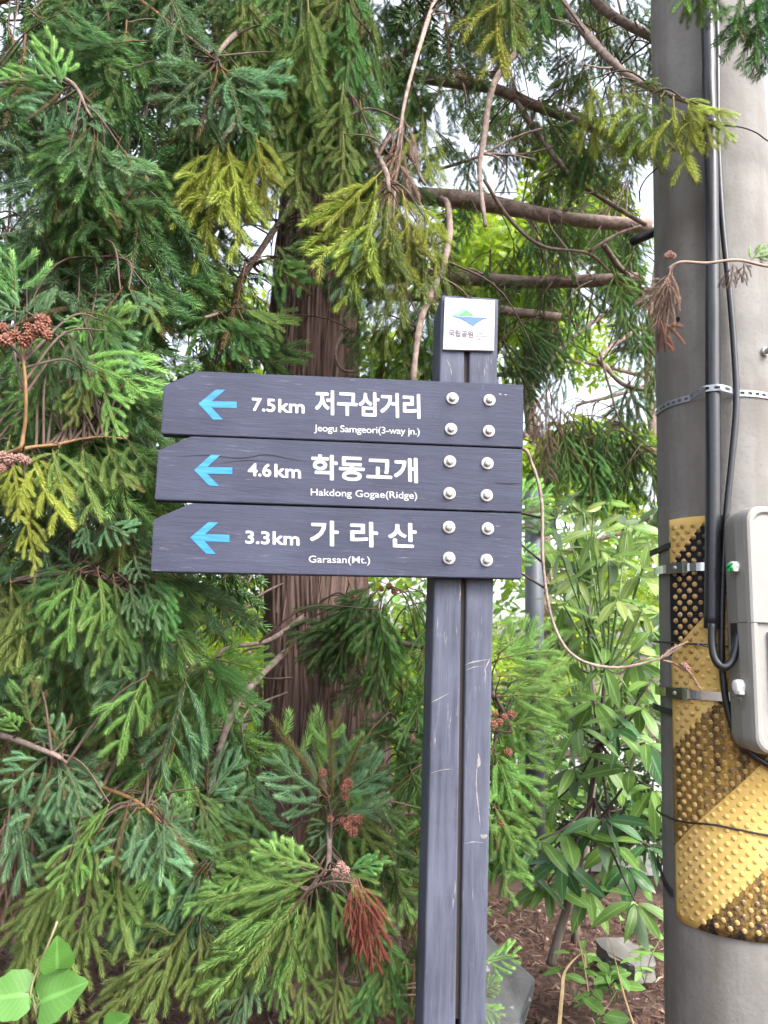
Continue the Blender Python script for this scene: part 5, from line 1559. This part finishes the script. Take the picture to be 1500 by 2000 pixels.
# grey pipe standing behind the signpost
pb = at(1045, 1260, 3.0)
pp = ats([(1046, 1700, 3.0), (1044, 1245, 3.0), (1042, 960, 3.0)])
V, F = tube(pp, .037, 20)
solo('metal_pipe', V, F, plain('pipe_grey_paint', (.075, .086, .105), .5, var=.15, scale=8), 'bluish grey pipe standing behind the boards left of the shrub', 'pipe', sm=True, base=pp[0])

# slate rock by the post foot
bm = bmesh.new()
rk = [(945, 1815), (975, 1850), (1010, 1880), (1046, 1912), (1040, 1950), (1022, 2010), (1000, 2060), (940, 2060), (925, 1930)]
fr = [at(x, y, 2.42 - (y - 1815) * .0007) for x, y in rk]; bk_ = [at(x, y, 2.42) + np.array([-.03, .16, -.02]) for x, y in rk]
vf = [bm.verts.new(p) for p in fr]; vb_ = [bm.verts.new(p) for p in bk_]
c1 = bm.verts.new(at(985, 1900, 2.36)); c2 = bm.verts.new(at(970, 1985, 2.30)); c3 = bm.verts.new(at(1015, 1985, 2.33))
n = len(vf); cs = [c1, c1, c1, c1, c3, c3, c2, c2, c1]
for i in range(n):
    j = (i + 1) % n
    bm.faces.new((vf[i], vf[j], cs[i]) if cs[i] is cs[j] else (vf[i], vf[j], cs[j], cs[i]))
    bm.faces.new((vf[j], vf[i], vb_[i], vb_[j]))
try: bm.faces.new((c1, c3, c2))
except Exception: pass
bm.faces.new(vb_)
bmesh.ops.recalc_face_normals(bm, faces=bm.faces)
bmesh.ops.bevel(bm, geom=bm.edges[:], offset=.004, segments=1, affect='EDGES')
m = NT('slate_rock'); m.rough(.85); co = m.coord(); n1 = m.noise(co, 9, 6, .6); n2 = m.noise(co, 26, 3)
c = m.ramp(n1, [(.3, (.060, .063, .064)), (.7, (.16, .165, .163))]); m.col(m.mix(m.ramp(n2, [(.66, 0.), (.70, .7)]), c, (.42, .43, .40))); m.bump(n1, .6, .01)
rb = at(985, 1990, 2.40)
bmesh.ops.translate(bm, verts=bm.verts, vec=-Vector(rb))
me = bpy.data.meshes.new('rock'); bm.to_mesh(me); bm.free()
o = link('rock', me, m.m, None, rb); o['label'] = 'angular grey slate rock leaning at the foot of the signpost'; o['category'] = 'rock'

# pale flat stone under the shrub
bm = bmesh.new()
st = [(1160, 1830), (1215, 1828), (1262, 1850), (1285, 1880), (1240, 1890), (1190, 1865)]
tp = [at(x, y, 2.95 - (y - 1830) * .003) for x, y in st]
vt = [bm.verts.new(p) for p in tp]; vbm = [bm.verts.new(p + np.array([0, .01, -.06])) for p in tp]
bm.faces.new(vt); bm.faces.new(vbm[::-1])
for i in range(6): bm.faces.new((vt[i], vbm[i], vbm[(i + 1) % 6], vt[(i + 1) % 6]))
bmesh.ops.recalc_face_normals(bm, faces=bm.faces); bmesh.ops.subdivide_edges(bm, edges=bm.edges[:], cuts=3, use_grid_fill=True)
for v_ in bm.verts: v_.co += Vector(rng.normal(0, .006, 3))
bmesh.ops.smooth_vert(bm, verts=bm.verts, factor=.5, use_axis_x=True, use_axis_y=True, use_axis_z=True)
me = bpy.data.meshes.new('flat_stone'); b0 = tp[0]
bmesh.ops.translate(bm, verts=bm.verts, vec=-Vector(b0)); bm.to_mesh(me); bm.free()
o = link('flat_stone', me, plain('pale_stone', (.13, .122, .11), .85, var=.2, scale=14, bump=.4), None, b0); o['label'] = 'pale flat stone in the litter under the shrub'; o['category'] = 'stone'

# weeds on the bank near the pole
def weed(px, py, Y, n, L, label, mat=LM_WEED, h=.12):
    b0 = at(px, py, Y)
    t = thing('weed', b0, label, 'weed', 'weeds under the shrub')
    for s in range(max(2, n // 4)):
        tipv = b0 + np.array([rng.normal(0, .05), rng.normal(0, .05), h * rng.uniform(.6, 1.2)])
        P = smooth(np.array([b0, (b0 + tipv) / 2 + rng.normal(0, .012, 3), tipv]), 4)
        V, F = tube(P, np.linspace(.0022, .001, len(P)), 5); part('stem', V, F, STEM_G, t)
        for k in range(n // max(2, n // 4) + 1):
            q = P[int(rng.integers(len(P) // 2, len(P)))]; a = rng.uniform(0, 6.28)
            put_leaf(t, b0, q, np.array([math.cos(a), math.sin(a), rng.uniform(-.3, .45)]), L * rng.uniform(.6, 1.2), mat, 3)
weed(1200, 1960, 2.45, 14, .075, 'bright pointed-leaf weed beside the pole at the bottom')
weed(1125, 1950, 2.45, 12, .06, 'small green weed below the shrub stem')
weed(1260, 1920, 2.6, 10, .07, 'low leafy weed tucked against the pole base')
weed(1170, 2010, 2.3, 10, .07, 'green weed at the bottom edge between rock and pole')
weed(1230, 1830, 2.8, 8, .06, 'small weed growing by the pale flat stone')
# dry grass straws
STRAW = plain('dry_straw', (.52, .38, .20), .75, var=.3, scale=40)
def straw(pts, wd, label):
    P = smooth(ats(pts), 6); k = len(P); ww = np.linspace(wd, wd * .35, k)[:, None] * _rt
    V = np.vstack([P - ww, P + ww * .2 + np.array([0, -.0015, 0]), P + ww])
    F = [(i, i + 1, k + i + 1, k + i) for i in range(k - 1)] + [(k + i, k + i + 1, 2 * k + i + 1, 2 * k + i) for i in range(k - 1)]
    solo('dry_grass_blade', V, F, STRAW, label, 'grass blade', 'dry grass blades', base=P[0])
straw([(1092, 2010, 2.3), (1098, 1940, 2.32), (1105, 1895, 2.34), (1138, 1862, 2.36), (1145, 1890, 2.35)], .006, 'bent straw-coloured grass blade below the shrub stem')
straw([(1240, 2010, 2.35), (1215, 1930, 2.38), (1195, 1850, 2.4), (1178, 1812, 2.42)], .0028, 'tall thin straw leaning left under the shrub')
straw([(1168, 1990, 2.4), (1190, 1960, 2.4), (1205, 1935, 2.4)], .0025, 'short dry straw lying right of the rock')
straw([(1150, 1940, 2.4), (1140, 1880, 2.42), (1130, 1830, 2.44), (1128, 1790, 2.45)], .002, 'thin grey straw rising beside the shrub stem')

# ------------------------------------------------------------------ background broadleaf trees
def leaf_cloud(name, centers, radii, n, L, mat, parent, base, seed):
    r2 = np.random.default_rng(seed)
    cs = np.array(centers); rs = np.array(radii)
    pick = r2.choice(len(cs), n, p=rs ** 2.2 / (rs ** 2.2).sum())
    d = nrm(r2.normal(0, 1, (n, 3))) * (r2.uniform(0, 1, n) ** .42)[:, None]
    p = cs[pick] + d * rs[pick][:, None] * np.array([1, 1, .8])
    # compound-like sprays: leaves droop from their point in small fans
    dirv = nrm(r2.normal(0, 1, (n, 3)) * [1, 1, .5] + [0, 0, -.35])
    up = nrm(r2.normal(0, .55, (n, 3)) + [0, 0, 1.0]); sd_ = nrm(np.cross(up, dirv)); up = np.cross(dirv, sd_)
    l = L * r2.uniform(.6, 1.2, n)[:, None]; w_ = l * .22
    V = np.stack([p, p + dirv * l * .5 + sd_ * w_ + up * l * .05, p + dirv * l - up * l * .12, p + dirv * l * .5 - sd_ * w_ + up * l * .05], 1).reshape(-1, 3)
    k = np.arange(n)[:, None] * 4
    F = np.concatenate([k + [0, 1, 2], k + [0, 2, 3]])
    me = np_mesh(name, V - base, F)
    C = np.repeat(np.stack([r2.uniform(0, 1, n), r2.uniform(0, 1, n), np.zeros(n), np.ones(n)], 1), 4, 0); vcol(me, 'Col', C)
    o = link(name, me, mat, parent); o['kind'] = 'stuff'
    return o
def cloud_mat(name, a, b, tr=.45):
    m = NT(name); m.rough(.45)
    at_ = m.add('ShaderNodeAttribute', attribute_name='Col'); sp = m.add('ShaderNodeSeparateColor'); m.l(at_.outputs['Color'], sp.inputs[0])
    c = m.mix(sp.outputs[0], a, b); m.col(c); m.translucent(m.mix(.5, c, (.45, .55, .06)), tr); return m.m
CL_Y = cloud_mat('leaves_yellow_green', (.17, .33, .03), (.38, .50, .05))
CL_G = cloud_mat('leaves_mid_green', (.05, .14, .03), (.13, .26, .05), .35)
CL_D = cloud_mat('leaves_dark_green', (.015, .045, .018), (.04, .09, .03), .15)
def btree(x, y, h, spread, n, L, mat, label, seed, trunk_r=.10, low=.25):
    r2 = np.random.default_rng(seed); gz = float(ground_h(np.array(x), np.array(y))); base = np.array([x, y, gz])
    t = thing('broadleaf_tree', base, label, 'tree', None)
    P = smooth(np.array([base, base + [.1, 0, h * .35], base + [-.05, .1, h * .7], base + [.05, 0, h * .95]]), 6)
    V, F = tube(P, np.linspace(trunk_r, .02, len(P)), 9); part('trunk', V, F, LIMB, t, True)
    cen = []; rad = []
    for k in range(26):
        a = r2.uniform(0, 6.28); rr = spread * math.sqrt(r2.uniform(.05, 1)); z = h * r2.uniform(low, 1.0)
        rr *= .45 + .55 * math.sin(math.pi * min(1, max(.1, (z / h - low) / (1 - low) * .8 + .2)))
        c = base + np.array([math.cos(a) * rr, math.sin(a) * rr, z]); cen.append(c); rad.append(r2.uniform(.28, .6) * spread * .42)
        i = min(len(P) - 1, int(len(P) * max(.1, (z - .2 * rr) / h)))
        Q = smooth(np.array([P[i], (P[i] + c) / 2 + [0, 0, .1], c]), 4); V, F = tube(Q, np.linspace(trunk_r * .28, .008, len(Q)), 6); part('limb', V, F, LIMB, t, True)
    leaf_cloud('crown', cen, rad, n, L, mat, t, base, seed + 1)
    return t
btree(1.25, 6.2, 5.6, 1.8, 15000, .11, CL_Y, 'bright yellow-green leafy tree seen between sign and pole', 21)
btree(3.0, 8.0, 6.2, 2.2, 9000, .12, CL_Y, 'pale leafy tree standing further back behind the pole', 25)
btree(-1.0, 6.4, 4.2, 1.6, 6000, .10, CL_Y, 'light green tree glimpsed left of the fibrous trunk', 31)
btree(-3.2, 7.0, 4.6, 1.9, 5000, .11, CL_G, 'mid green tree far behind the left conifer', 35)
# dark low bush behind the shrub
def bush(x, y, r_, n, L, mat, label, seed):
    r2 = np.random.default_rng(seed); base = np.array([x, y, float(ground_h(np.array(x), np.array(y)))])
    t = thing('bush', base, label, 'bush')
    cen = [base + np.array([r2.normal(0, r_ * .5), r2.normal(0, r_ * .4), r2.uniform(.15, 1.5) * r_]) for _ in range(14)]
    for c in cen[:6]:
        V, F = tube(smooth(np.array([base, (base + c) / 2 + [0, 0, .05], c]), 4), np.linspace(.018, .005, 9), 6); part('stem', V, F, LIMB, t)
    leaf_cloud('crown', cen, [r_ * r2.uniform(.35, .55) for _ in cen], n, L, mat, t, base, seed + 1)
bush(1.35, 4.6, .62, 4500, .07, CL_D, 'dark low bush behind the glossy shrub', 41)
bush(.55, 4.3, .5, 3000, .08, CL_G, 'green bush behind the grey pipe', 45)
bush(-.75, 4.6, .7, 3500, .07, CL_G, 'green undergrowth bush behind the trunk, lower left', 49)
bush(-2.0, 4.3, .9, 4000, .07, CL_D, 'dark bush behind the left conifer', 53)

bush(-1.7, 5.2, 1.0, 5000, .08, CL_Y, 'light green bush behind the gap left of the trunk', 57)
bush(-.2, 5.4, .9, 4500, .08, CL_Y, 'yellow-green bush seen low behind the trunk', 61)
bush(.75, 6.8, 1.0, 4500, .09, CL_Y, 'pale bush across the road behind the shrub', 65)
bush(-3.4, 5.4, 1.1, 4000, .09, CL_G, 'tall green bush far left behind the conifers', 69)
# far wood closing the view
r9 = np.random.default_rng(77)
fc = [np.array([x + r9.normal(0, .6), 15 + r9.normal(0, 1), z]) for x in np.arange(-16, 17, 1.7) for z in (.8, 2.2, 3.8)]
o = leaf_cloud('distant_wood', fc, [1.5] * len(fc), 16000, .34, CL_G, None, np.zeros(3), 78)
o['label'] = 'green distant wood beyond the road'; o['category'] = 'wood'
